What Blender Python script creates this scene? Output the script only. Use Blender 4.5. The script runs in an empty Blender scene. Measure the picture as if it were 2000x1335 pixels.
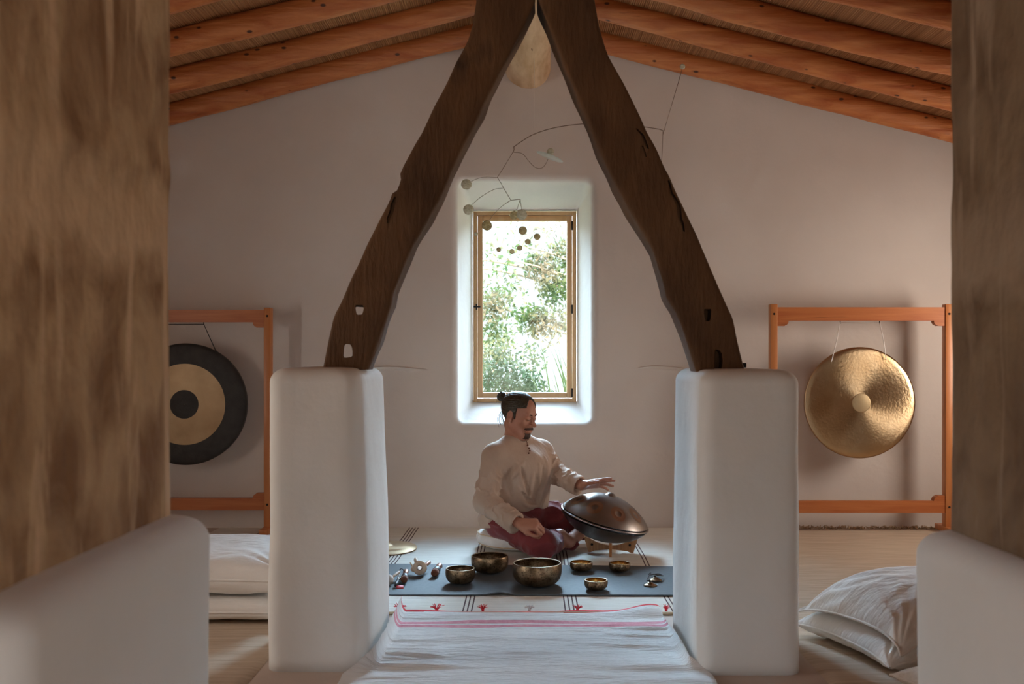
import bpy, bmesh, math, random
import numpy as np
from mathutils import Vector, Matrix
random.seed(7); rng = np.random.default_rng(7)
sc = bpy.context.scene
COL = sc.collection
PI = math.pi
F_PX, CX, CY, CAM_H = 1944.0, 1025.0, 695.0, 1.1

def W(px, py, d):
    """the place in the room of something seen at (px,py) that stands d metres in"""
    return np.array(((px-CX)*d/F_PX, d, CAM_H-(py-CY)*d/F_PX))

# ------------------------------------------------------------------ noise
_LAT = rng.random((32, 32, 32)).astype(np.float32)
def vnoise(p, scale=1.0, off=0.0):
    q = np.asarray(p, dtype=np.float32)*scale + off
    i = np.floor(q).astype(np.int64); f = q - i
    f = f*f*(3-2*f)
    x0, y0, z0 = (i[..., k] & 31 for k in range(3))
    x1, y1, z1 = ((i[..., k]+1) & 31 for k in range(3))
    fx, fy, fz = f[..., 0], f[..., 1], f[..., 2]
    a = _LAT[x0, y0, z0]*(1-fx)+_LAT[x1, y0, z0]*fx
    b = _LAT[x0, y1, z0]*(1-fx)+_LAT[x1, y1, z0]*fx
    c = _LAT[x0, y0, z1]*(1-fx)+_LAT[x1, y0, z1]*fx
    d = _LAT[x0, y1, z1]*(1-fx)+_LAT[x1, y1, z1]*fx
    return ((a*(1-fy)+b*fy)*(1-fz)+(c*(1-fy)+d*fy)*fz)*2-1
def fbm(p, scale=1.0, off=0.0, n=3):
    s, a = 0, 1.0
    for k in range(n):
        s = s + a*vnoise(p, scale*2**k, off+7.3*k); a *= .5
    return s

# ------------------------------------------------------------------ object helpers
def rootloc(o):
    v = Vector((0, 0, 0))
    while o is not None:
        v += o.location; o = o.parent
    return v
def tag(o, label=None, cat=None, group=None, kind=None):
    if label: o['label'] = label
    if cat: o['category'] = cat
    if group: o['group'] = group
    if kind: o['kind'] = kind
    return o
def thing(name, loc, label, cat, group=None):
    o = bpy.data.objects.new(name, None); COL.objects.link(o)
    o.location = Vector([float(v) for v in loc]); o.empty_display_size = .05
    return tag(o, label, cat, group)
def mk(name, geo, mat, parent=None, smooth=True, loc=None, label=None, auto=None, idx=None):
    """link ONE mesh object; geo holds points of the room, the object's own origin is its thing's base"""
    v, f = geo[0], geo[1]
    me = bpy.data.meshes.new(name)
    base = rootloc(parent) if parent is not None else Vector((0, 0, 0))
    if loc is not None: base = Vector([float(c) for c in loc])
    v = np.asarray(v, dtype=np.float64) - np.array(base)
    me.from_pydata(v.tolist(), [], f if isinstance(f, list) else f.tolist())
    mats = mat if isinstance(mat, (list, tuple)) else [mat]
    for m in mats: me.materials.append(m)
    if idx is not None: me.polygons.foreach_set('material_index', np.asarray(idx, dtype=np.int32))
    if smooth: me.polygons.foreach_set('use_smooth', [True]*len(me.polygons))
    me.validate(); me.update()
    if auto is not None:
        me.set_sharp_from_angle(angle=math.radians(auto))
    o = bpy.data.objects.new(name, me); COL.objects.link(o)
    if parent is not None:
        o.parent = parent
    elif loc is not None:
        o.location = base
    if label: o['label'] = label
    return o
def struct(name, geo, mat, smooth=False, auto=None, idx=None):
    return tag(mk(name, geo, mat, None, smooth, auto=auto, idx=idx), kind='structure')
def join(*gs):
    V, Fc = [], []
    n = 0
    for g in gs:
        v, f = np.asarray(g[0], dtype=float), g[1]
        V.append(v); Fc += [[i+n for i in q] for q in f]; n += len(v)
    return np.concatenate(V), Fc
def xf(g, M):
    M = np.array(M); v = np.asarray(g[0], dtype=float)
    return v@M[:3, :3].T + M[:3, 3], g[1]
def move(g, t): return np.asarray(g[0], dtype=float)+np.asarray(t, dtype=float), g[1]
def frame(z, x=(1, 0, 0), o=(0, 0, 0)):
    """matrix whose local z points along z"""
    z = Vector(z).normalized(); x = Vector(x)
    if abs(z.dot(x.normalized())) > .98: x = Vector((0, 0, 1))
    y = z.cross(x).normalized(); x = y.cross(z)
    M = Matrix((x, y, z)).transposed().to_4x4(); M.translation = Vector([float(c) for c in o])
    return M
def box(x0, x1, y0, y1, z0, z1, bev=0.0, seg=2):
    bm = bmesh.new(); bmesh.ops.create_cube(bm, size=1)
    for v in bm.verts:
        v.co = ((x0+x1)/2+v.co.x*(x1-x0), (y0+y1)/2+v.co.y*(y1-y0), (z0+z1)/2+v.co.z*(z1-z0))
    if bev: bmesh.ops.bevel(bm, geom=bm.edges[:], offset=bev, segments=seg, affect='EDGES', profile=.5)
    return bmg(bm)
def bmg(bm):
    bm.verts.index_update()
    g = (np.array([v.co[:] for v in bm.verts]), [[v.index for v in f.verts] for f in bm.faces]); bm.free(); return g
def loft(rings, cap0=True, cap1=True, close=True):
    rings = [np.asarray(r, dtype=float) for r in rings]; n = len(rings[0]); V = np.concatenate(rings); Fc = []
    for k in range(len(rings)-1):
        for i in range(n if close else n-1):
            j = (i+1) % n
            Fc.append([k*n+i, k*n+j, (k+1)*n+j, (k+1)*n+i])
    if cap0: Fc.append(list(range(n))[::-1])
    if cap1: Fc.append([(len(rings)-1)*n+i for i in range(n)])
    return V, Fc
def lathe(prof, seg=48, cap0=False, cap1=False):
    """profile of (radius, height) about z"""
    a = np.linspace(0, 2*PI, seg, endpoint=False)
    return loft([np.stack([r*np.cos(a), r*np.sin(a), np.full(seg, z)], 1) for r, z in prof], cap0, cap1)
def smoothpts(pts, n=6):
    pts = [np.asarray(p, dtype=float) for p in pts]
    if len(pts) < 3: return np.array(pts)
    P = [2*pts[0]-pts[1]]+pts+[2*pts[-1]-pts[-2]]; out = []
    for k in range(1, len(P)-2):
        for t in np.linspace(0, 1, n, endpoint=False):
            a, b, c, d = P[k-1], P[k], P[k+1], P[k+2]
            out.append(.5*((2*b)+(c-a)*t+(2*a-5*b+4*c-d)*t*t+(3*b-a-3*c+d)*t**3))
    out.append(pts[-1]); return np.array(out)
def tube(pts, r, seg=8, cap=True):
    pts = np.asarray(pts, dtype=float); n = len(pts); r = np.full(n, r) if np.isscalar(r) else np.asarray(r)
    rings = []; u = None
    for k in range(n):
        t = pts[min(k+1, n-1)]-pts[max(k-1, 0)]; t = t/(np.linalg.norm(t)+1e-12)
        if u is None:
            u = np.cross(t, (0, 0, 1) if abs(t[2]) < .9 else (1, 0, 0))
        u = u-t*np.dot(u, t); u /= np.linalg.norm(u); w = np.cross(t, u)
        a = np.linspace(0, 2*PI, seg, endpoint=False)[:, None]
        rings.append(pts[k]+r[k]*(np.cos(a)*u+np.sin(a)*w))
    return loft(rings, cap, cap)
def ball(c, r, seg=20, rings=12):
    r = np.array([r]*3) if np.isscalar(r) else np.array(r)
    prof = [(max(math.sin(t), 1e-4), -math.cos(t)) for t in np.linspace(0, PI, rings)]
    g = lathe(prof, seg); return g[0]*r+np.array(c, dtype=float), g[1]
def rrect(x0, x1, y0, y1, r, n=5):
    out = []
    for cx, cy, a0 in ((x1-r, y0+r, -PI/2), (x1-r, y1-r, 0), (x0+r, y1-r, PI/2), (x0+r, y0+r, PI)):
        for t in np.linspace(0, PI/2, n): out.append((cx+r*math.cos(a0+t), cy+r*math.sin(a0+t)))
    return np.array(out)
def dense(poly, m):
    out = []
    for i in range(len(poly)):
        a, b = poly[i], poly[(i+1) % len(poly)]
        k = max(1, int(np.linalg.norm(b-a)/m))
        for t in range(k): out.append(a+(b-a)*t/k)
    return np.array(out)
def evaluated(o):
    dg = bpy.context.evaluated_depsgraph_get()
    me = bpy.data.meshes.new_from_object(o.evaluated_get(dg)); o.modifiers.clear(); o.data = me
    return o
def grid(P):
    """P: (m,n,3) -> quads"""
    m, n = P.shape[:2]
    i = np.arange(m*n).reshape(m, n)
    f = np.stack([i[:-1, :-1], i[1:, :-1], i[1:, 1:], i[:-1, 1:]], -1).reshape(-1, 4)
    return P.reshape(-1, 3), f.tolist()

# ------------------------------------------------------------------ material helpers
def mat(name, c1, c2=None, rough=.7, metal=0., scale=4., stretch=(1, 1, 1), detail=5., bump=0., bscale=None, bstretch=None,
        ramp=(.35, .65), spec=.5, c3=None, s3=30., r3=(.55, .7), sheen=0., aniso=0., dist=None, bdist=.01, sss=0., radial=None, vary_rough=0.):
    m = bpy.data.materials.new(name); m.use_nodes = True; nt = m.node_tree; N, L = nt.nodes, nt.links
    b = N['Principled BSDF']
    b.inputs['Roughness'].default_value = rough; b.inputs['Metallic'].default_value = metal
    b.inputs['Specular IOR Level'].default_value = spec
    if sheen: b.inputs['Sheen Weight'].default_value = sheen
    if sss:
        b.inputs['Subsurface Weight'].default_value = sss; b.inputs['Subsurface Radius'].default_value = (.01, .004, .002)
    if aniso:
        b.inputs['Anisotropic'].default_value = aniso
        t = N.new('ShaderNodeTangent'); t.direction_type = 'RADIAL'; t.axis = radial or 'Y'; L.new(t.outputs[0], b.inputs['Tangent'])
    tc = N.new('ShaderNodeTexCoord')
    def noise(sc_, st, det, d=0.):
        mp = N.new('ShaderNodeMapping'); mp.inputs['Scale'].default_value = st; L.new(tc.outputs['Object'], mp.inputs[0])
        n = N.new('ShaderNodeTexNoise'); n.inputs['Scale'].default_value = sc_; n.inputs['Detail'].default_value = det
        n.inputs['Distortion'].default_value = d; L.new(mp.outputs[0], n.inputs[0]); return n
    col = None
    if c2 is not None:
        n = noise(scale, stretch, detail, dist or 0.); r = N.new('ShaderNodeValToRGB')
        r.color_ramp.elements[0].position, r.color_ramp.elements[1].position = ramp
        r.color_ramp.elements[0].color = (*c1, 1); r.color_ramp.elements[1].color = (*c2, 1)
        L.new(n.outputs[0], r.inputs[0]); col = r.outputs[0]
        if vary_rough:
            mr = N.new('ShaderNodeMapRange'); mr.inputs[3].default_value = rough-vary_rough; mr.inputs[4].default_value = rough+vary_rough
            L.new(n.outputs[0], mr.inputs[0]); L.new(mr.outputs[0], b.inputs['Roughness'])
    else:
        b.inputs['Base Color'].default_value = (*c1, 1)
    if c3 is not None:
        n = noise(s3, stretch, 3.); r = N.new('ShaderNodeValToRGB')
        r.color_ramp.elements[0].position, r.color_ramp.elements[1].position = r3
        r.color_ramp.elements[0].color = (0, 0, 0, 1); r.color_ramp.elements[1].color = (1, 1, 1, 1); L.new(n.outputs[0], r.inputs[0])
        mx = N.new('ShaderNodeMix'); mx.data_type = 'RGBA'; L.new(r.outputs[0], mx.inputs[0])
        if col is not None: L.new(col, mx.inputs[6])
        else: mx.inputs[6].default_value = (*c1, 1)
        mx.inputs[7].default_value = (*c3, 1); col = mx.outputs[2]
    if col is not None: L.new(col, b.inputs['Base Color'])
    if bump:
        n = noise(bscale or scale, bstretch or stretch, 4.)
        bp = N.new('ShaderNodeBump'); bp.inputs['Strength'].default_value = bump; bp.inputs['Distance'].default_value = bdist
        L.new(n.outputs[0], bp.inputs['Height']); L.new(bp.outputs[0], b.inputs['Normal'])
    m['col'] = 0
    return m

M = {}
M['plaster'] = mat('plaster', (.64, .575, .525), (.70, .64, .59), rough=.9, scale=1.4, bump=.35, bscale=9, bdist=.012)  # same plaster as the pillars, the walls' dimmer light put into its colour
M['plaster_white'] = mat('plaster_white', (.77, .76, .72), (.83, .82, .79), rough=.85, scale=2.2, bump=.4, bscale=11, bdist=.01)
M['floor'] = mat('floor_screed', (.50, .40, .33), (.58, .48, .41), rough=.8, scale=3, bump=.15, bscale=20)
M['ground'] = mat('ground', (.16, .19, .09), (.26, .25, .15), rough=.95, scale=2)
M['cane'] = mat('cane', (.27, .115, .04), (.48, .245, .105), rough=.7, scale=1.0, stretch=(120, 1.2, 1), detail=3, ramp=(.3, .7))
M['iron'] = mat('dark_iron', (.02, .02, .02), rough=.45, metal=.6)
M['wire'] = mat('mobile_wire', (.30, .24, .19), rough=.35, metal=.9)
M['thread'] = mat('pale_thread', (.75, .70, .64), rough=.8)
M['white_cord'] = mat('white_cord', (.85, .83, .80), rough=.8)
M['black_cord'] = mat('black_cord', (.02, .02, .022), rough=.6)
M['win_wood'] = mat('window_pine', (.62, .36, .17), (.70, .45, .23), rough=.45, scale=2, stretch=(14, 14, 1), ramp=(.3, .7))
M['win_wood_h'] = mat('window_pine_rail', (.42, .21, .085), (.52, .29, .13), rough=.45, scale=2, stretch=(1, 14, 14), ramp=(.3, .7))
M['gong_wood'] = mat('stand_wood', (.42, .115, .032), (.54, .185, .058), rough=.4, scale=1.6, stretch=(1.2, 14, 18), ramp=(.3, .7), dist=1.2, c3=(.25, .07, .02), s3=2.6, r3=(.66, .74))
M['gong_wood_v'] = mat('stand_wood_post', (.48, .16, .05), (.59, .235, .08), rough=.4, scale=1.6, stretch=(16, 14, 1), ramp=(.3, .7), dist=1.)
M['bamboo'] = mat('stand_bamboo', (.33, .14, .045), (.46, .22, .08), rough=.45, scale=2, stretch=(60, 60, 2), ramp=(.35, .65))
M['old_beam'] = mat('old_oak', (.070, .031, .011), (.165, .080, .030), rough=.85, scale=2.2, stretch=(2.4, 1, 1.1), detail=8, ramp=(.32, .7), bump=.5, bscale=24, bstretch=(2.5, 1, .7), bdist=.012, c3=(.025, .013, .007), s3=2.2, r3=(.62, .72))
M['ridge'] = mat('ridge_wood', (.50, .29, .14), (.74, .53, .33), rough=.7, scale=3, stretch=(5, 1, 5), ramp=(.3, .65), bump=.4, bscale=6, bdist=.02, c3=(.22, .10, .05), s3=7, r3=(.68, .74))
M['rug_white'] = mat('rug_white', (.72, .71, .69), (.86, .855, .84), rough=.95, scale=3., stretch=(2.2, 46, 1), ramp=(.24, .44), bump=.9, bscale=4.5, bstretch=(3., 44, 1), bdist=.012, sheen=.1)
M['rug_pink'] = mat('rug_pink', (.66, .25, .31), (.74, .34, .40), rough=.95, scale=40, bump=.3, bscale=60)
M['rug_red'] = mat('rug_red', (.62, .02, .035), (.75, .05, .07), rough=.9, scale=60)
M['carpet'] = mat('carpet_cream', (.66, .62, .55), (.75, .71, .64), rough=.95, scale=4, stretch=(1, 12, 1), bump=.35, bscale=18, bstretch=(1, 4, 1), bdist=.005)
M['carpet_stripe'] = mat('carpet_stripe', (.075, .035, .035), rough=.95)
M['carpet_hem'] = mat('carpet_hem', (.55, .40, .25), (.66, .50, .33), rough=.8, scale=30)
M['jute'] = mat('jute', (.48, .375, .275), (.60, .49, .375), rough=.95, scale=3, stretch=(1.2, 16, 1), bump=.5, bscale=14, bstretch=(1, 5, 1), bdist=.006)
M['fringe'] = mat('fringe', (.36, .25, .15), (.62, .48, .33), rough=.9, scale=40)
M['linen'] = mat('white_linen', (.80, .78, .75), (.86, .84, .81), rough=.9, scale=6, bump=.5, bscale=16, bstretch=(1, 3, 1), bdist=.012, sheen=.15)
M['cream_knit'] = mat('cream_knit', (.66, .56, .46), (.76, .66, .56), rough=.95, scale=50, bump=.8, bscale=70, bdist=.006)
M['mat'] = mat('yoga_rubber', (.068, .082, .092), (.085, .10, .11), rough=.62, scale=60, bump=.15, bscale=250, bdist=.002)
M['skin'] = mat('skin', (.44, .195, .125), (.50, .235, .155), rough=.5, scale=18, sss=.12, bump=.1, bscale=140, bdist=.001)
M['hair'] = mat('dark_hair', (.018, .013, .008), (.055, .042, .022), rough=.42, scale=60, stretch=(3, .6, 1), ramp=(.35, .65))
M['beard'] = mat('beard_hair', (.035, .017, .011), (.08, .038, .026), rough=.7, scale=200)
M['shirt'] = mat('shirt_cotton', (.49, .35, .26), (.55, .41, .315), rough=.9, scale=7, bump=.35, bscale=26, bstretch=(1.6, 1.6, .5), bdist=.008, sheen=.1)
M['trousers'] = mat('burgundy_cotton', (.155, .017, .021), (.24, .034, .037), rough=.85, scale=6, bump=.3, bscale=30, bdist=.008, sheen=.25)
M['button'] = mat('wood_bead', (.13, .045, .02), rough=.5)
M['bowl'] = mat('aged_bronze', (.12, .075, .038), (.38, .26, .155), rough=.34, metal=.92, scale=22, detail=10, ramp=(.36, .66), bump=.4, bscale=60, bdist=.003, c3=(.04, .028, .016), s3=120, r3=(.50, .74), vary_rough=.12)
M['bowl_gold'] = mat('gilded_bronze', (.42, .24, .07), (.66, .42, .16), rough=.26, metal=1., scale=14, ramp=(.35, .65), bump=.3, bscale=40, bdist=.003)
M['bowl_rim'] = mat('pale_rim', (.62, .52, .36), rough=.3, metal=1.)  # paler metal than the bowl walls
M['pan'] = mat('heat_tinted_steel', (.225, .195, .18), (.32, .285, .265), rough=.36, metal=.92, scale=5, ramp=(.3, .7))
M['pan_field'] = mat('tone_field_steel', (.28, .175, .12), (.35, .225, .16), rough=.36, metal=.9, scale=10)
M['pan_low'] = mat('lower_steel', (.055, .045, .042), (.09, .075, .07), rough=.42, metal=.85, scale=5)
M['pan_rim'] = mat('rim_steel', (.40, .37, .35), rough=.3, metal=1.)
M['gong'] = mat('hammered_bronze', (.47, .33, .185), (.60, .455, .285), rough=.36, metal=1., scale=5, ramp=(.3, .7), bump=.34, bscale=64, bdist=.004, aniso=.86, radial='Y', c3=(.42, .28, .14), s3=4, r3=(.5, .75))
M['gong_boss'] = mat('gong_boss', (.50, .38, .22), (.56, .44, .27), rough=.5, metal=.9, scale=12)
M['gong_tan'] = mat('scraped_bronze', (.42, .29, .16), (.55, .40, .24), rough=.5, metal=.6, scale=7, ramp=(.3, .7), aniso=.5, radial='Y', bump=.3, bscale=30, bdist=.004)
M['gong_black'] = mat('black_patina', (.022, .021, .02), (.035, .033, .031), rough=.6, scale=18, bump=.25, bscale=40)
M['pale_wood'] = mat('pale_turned_wood', (.62, .50, .37), (.70, .58, .45), rough=.5, scale=20)
M['suede'] = mat('brown_suede', (.13, .042, .022), (.19, .07, .038), rough=.9, scale=60)
M['copper'] = mat('copper_handle', (.50, .30, .24), rough=.3, metal=.6)
M['rubber'] = mat('black_grip', (.022, .025, .03), rough=.5)
M['steel'] = mat('bright_steel', (.55, .55, .56), rough=.25, metal=1.)
M['felt'] = mat('white_felt', (.74, .72, .68), rough=.95, bump=.3, bscale=120)
M['tag_red'] = mat('red_tag', (.55, .015, .03), (.85, .45, .45), rough=.7, scale=22, stretch=(1, 8, 8), ramp=(.55, .62))
M['bark'] = mat('bark', (.20, .15, .10), (.34, .27, .20), rough=.95, scale=10, stretch=(3, 3, 1))
def capiz(name, c1, c2):
    m = mat(name, c1, c2, rough=.22, scale=14, stretch=(1, 1, 3), dist=3., ramp=(.3, .65), spec=.8)
    N, L = m.node_tree.nodes, m.node_tree.links; b = N['Principled BSDF']; t = N.new('ShaderNodeBsdfTranslucent'); mx = N.new('ShaderNodeMixShader'); mx.inputs[0].default_value = .55
    L.new(b.inputs['Base Color'].links[0].from_socket, t.inputs[0]); L.new(b.outputs[0], mx.inputs[1]); L.new(t.outputs[0], mx.inputs[2]); L.new(mx.outputs[0], N['Material Output'].inputs[0]); return m
M['shell'] = capiz('pearl_shell', (.56, .54, .42), (.86, .85, .76)); M['shell_gold'] = capiz('amber_shell', (.40, .33, .17), (.78, .70, .48))
def shellglass(name, col):
    m = bpy.data.materials.new(name); m.use_nodes = True; b = m.node_tree.nodes['Principled BSDF']
    b.inputs['Base Color'].default_value = (*col, 1); b.inputs['Roughness'].default_value = .12
    b.inputs['Transmission Weight'].default_value = .55; b.inputs['IOR'].default_value = 1.2
    return m
M['plate_glass'] = capiz('plate_glass', (.80, .86, .85), (.92, .96, .95))
def glassmat():
    m = bpy.data.materials.new('window_glass'); m.use_nodes = True; N, L = m.node_tree.nodes, m.node_tree.links
    N.clear(); o = N.new('ShaderNodeOutputMaterial'); t = N.new('ShaderNodeBsdfTransparent'); g = N.new('ShaderNodeBsdfGlossy'); g.inputs['Roughness'].default_value = .02
    t.inputs[0].default_value = (.96, .975, .97, 1)
    mx = N.new('ShaderNodeMixShader'); mx.inputs[0].default_value = .03
    L.new(t.outputs[0], mx.inputs[1]); L.new(g.outputs[0], mx.inputs[2]); L.new(mx.outputs[0], o.inputs[0]); return m
M['glass'] = glassmat()
def leafmat(name, c1, c2):
    m = bpy.data.materials.new(name); m.use_nodes = True; N, L = m.node_tree.nodes, m.node_tree.links; N.clear()
    o = N.new('ShaderNodeOutputMaterial'); d = N.new('ShaderNodeBsdfDiffuse'); t = N.new('ShaderNodeBsdfTranslucent'); mx = N.new('ShaderNodeMixShader'); mx.inputs[0].default_value = .5
    tc = N.new('ShaderNodeTexCoord'); n = N.new('ShaderNodeTexNoise'); n.inputs['Scale'].default_value = 2.3; r = N.new('ShaderNodeValToRGB')
    r.color_ramp.elements[0].position = .4; r.color_ramp.elements[1].position = .6
    r.color_ramp.elements[0].color = (*c1, 1); r.color_ramp.elements[1].color = (*c2, 1)
    L.new(tc.outputs['Object'], n.inputs[0]); L.new(n.outputs[0], r.inputs[0])
    L.new(r.outputs[0], d.inputs[0]); L.new(r.outputs[0], t.inputs[0]); L.new(d.outputs[0], mx.inputs[1]); L.new(t.outputs[0], mx.inputs[2]); L.new(mx.outputs[0], o.inputs[0]); return m
M['leaf'] = leafmat('leaf_green', (.075, .11, .04), (.22, .18, .12))
M['leaf2'] = leafmat('leaf_dusty', (.085, .12, .06), (.18, .18, .11))
M['leaf3'] = leafmat('leaf_reed', (.07, .095, .03), (.13, .13, .06))

def logmat(seed):
    m = mat('pine_log', (.37, .092, .020), (.60, .235, .075), rough=.5, scale=1.6, stretch=(1.1, 9, 11), detail=10, ramp=(.32, .70), dist=.9, bump=.6, bscale=3.4, bstretch=(1.5, 9, 9), bdist=.02, c3=(.22, .06, .016), s3=3.2, r3=(.66, .80))
    nt = m.node_tree; N, L = nt.nodes, nt.links; b = N['Principled BSDF']; src = b.inputs['Base Color'].links[0].from_socket
    tc = N.new('ShaderNodeTexCoord'); mp = N.new('ShaderNodeMapping'); mp.inputs['Scale'].default_value = (.8, 1.4, 1.4); mp.inputs['Location'].default_value = (seed*3.1, seed, 0)
    L.new(tc.outputs['Object'], mp.inputs[0]); v = N.new('ShaderNodeTexVoronoi'); v.inputs['Scale'].default_value = 9.5; L.new(mp.outputs[0], v.inputs[0])
    r = N.new('ShaderNodeValToRGB'); r.color_ramp.elements[0].position = .085; r.color_ramp.elements[1].position = .14
    r.color_ramp.elements[0].color = (1, 1, 1, 1); r.color_ramp.elements[1].color = (0, 0, 0, 1); L.new(v.outputs['Distance'], r.inputs[0])
    mx = N.new('ShaderNodeMix'); mx.data_type = 'RGBA'; L.new(r.outputs[0], mx.inputs[0]); L.new(src, mx.inputs[6]); mx.inputs[7].default_value = (.07, .022, .01, 1)
    L.new(mx.outputs[2], b.inputs['Base Color']); return m

def stonemat(name, dark, light, band):
    """lime-stained stone: blotches, vertical runs and a rough pale repair band"""
    m = bpy.data.materials.new(name); m.use_nodes = True; N, L = m.node_tree.nodes, m.node_tree.links; b = N['Principled BSDF']; b.inputs['Roughness'].default_value = .92
    tc = N.new('ShaderNodeTexCoord')
    def nz(scale, st, det, dist=0):
        mp = N.new('ShaderNodeMapping'); mp.inputs['Scale'].default_value = st; L.new(tc.outputs['Object'], mp.inputs[0])
        n = N.new('ShaderNodeTexNoise'); n.inputs['Scale'].default_value = scale; n.inputs['Detail'].default_value = det; n.inputs['Distortion'].default_value = dist; L.new(mp.outputs[0], n.inputs[0]); return n
    n1 = nz(6.5, (1, 1.1, .9), 14, .5); r1 = N.new('ShaderNodeValToRGB'); r1.color_ramp.elements[0].position = .36; r1.color_ramp.elements[1].position = .62
    r1.color_ramp.elements[0].color = (*dark, 1); r1.color_ramp.elements[1].color = (*light, 1); L.new(n1.outputs[0], r1.inputs[0])
    n2 = nz(2.4, (4, 4, .6), 6, 1.2); r2 = N.new('ShaderNodeValToRGB'); r2.color_ramp.elements[0].position = .54; r2.color_ramp.elements[1].position = .66; L.new(n2.outputs[0], r2.inputs[0])
    pale = tuple(min(1, c*1.2+.06) for c in light)
    mx = N.new('ShaderNodeMix'); mx.data_type = 'RGBA'; L.new(r2.outputs[0], mx.inputs[0]); L.new(r1.outputs[0], mx.inputs[6]); mx.inputs[7].default_value = (*pale, 1)
    sp = N.new('ShaderNodeSeparateXYZ'); L.new(tc.outputs['Object'], sp.inputs[0])
    n3 = nz(9, (1, 1, 1), 8); ma = N.new('ShaderNodeMath'); ma.operation = 'MULTIPLY_ADD'; L.new(n3.outputs[0], ma.inputs[0]); ma.inputs[1].default_value = .16; L.new(sp.outputs[2], ma.inputs[2])
    r3 = N.new('ShaderNodeValToRGB'); e = r3.color_ramp.elements
    mr = N.new('ShaderNodeMapRange'); mr.inputs[1].default_value = band-.3; mr.inputs[2].default_value = band+.3; L.new(ma.outputs[0], mr.inputs[0]); L.new(mr.outputs[0], r3.inputs[0])
    e[0].position = .34; e[0].color = (0, 0, 0, 1); e[1].position = .46; e[1].color = (.9, .9, .9, 1); k = e.new(.60); k.color = (.7, .7, .7, 1); k = e.new(.72); k.color = (0, 0, 0, 1)
    mx2 = N.new('ShaderNodeMix'); mx2.data_type = 'RGBA'; L.new(r3.outputs[0], mx2.inputs[0]); L.new(mx.outputs[2], mx2.inputs[6]); mx2.inputs[7].default_value = (*pale, 1)
    L.new(mx2.outputs[2], b.inputs['Base Color'])
    n4 = nz(22, (1, 1, .7), 6); bp = N.new('ShaderNodeBump'); bp.inputs['Strength'].default_value = .6; bp.inputs['Distance'].default_value = .02
    ad = N.new('ShaderNodeMath'); ad.operation = 'ADD'; L.new(n4.outputs[0], ad.inputs[0]); L.new(n1.outputs[0], ad.inputs[1]); L.new(ad.outputs[0], bp.inputs['Height']); L.new(bp.outputs[0], b.inputs['Normal'])
    return m

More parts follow.
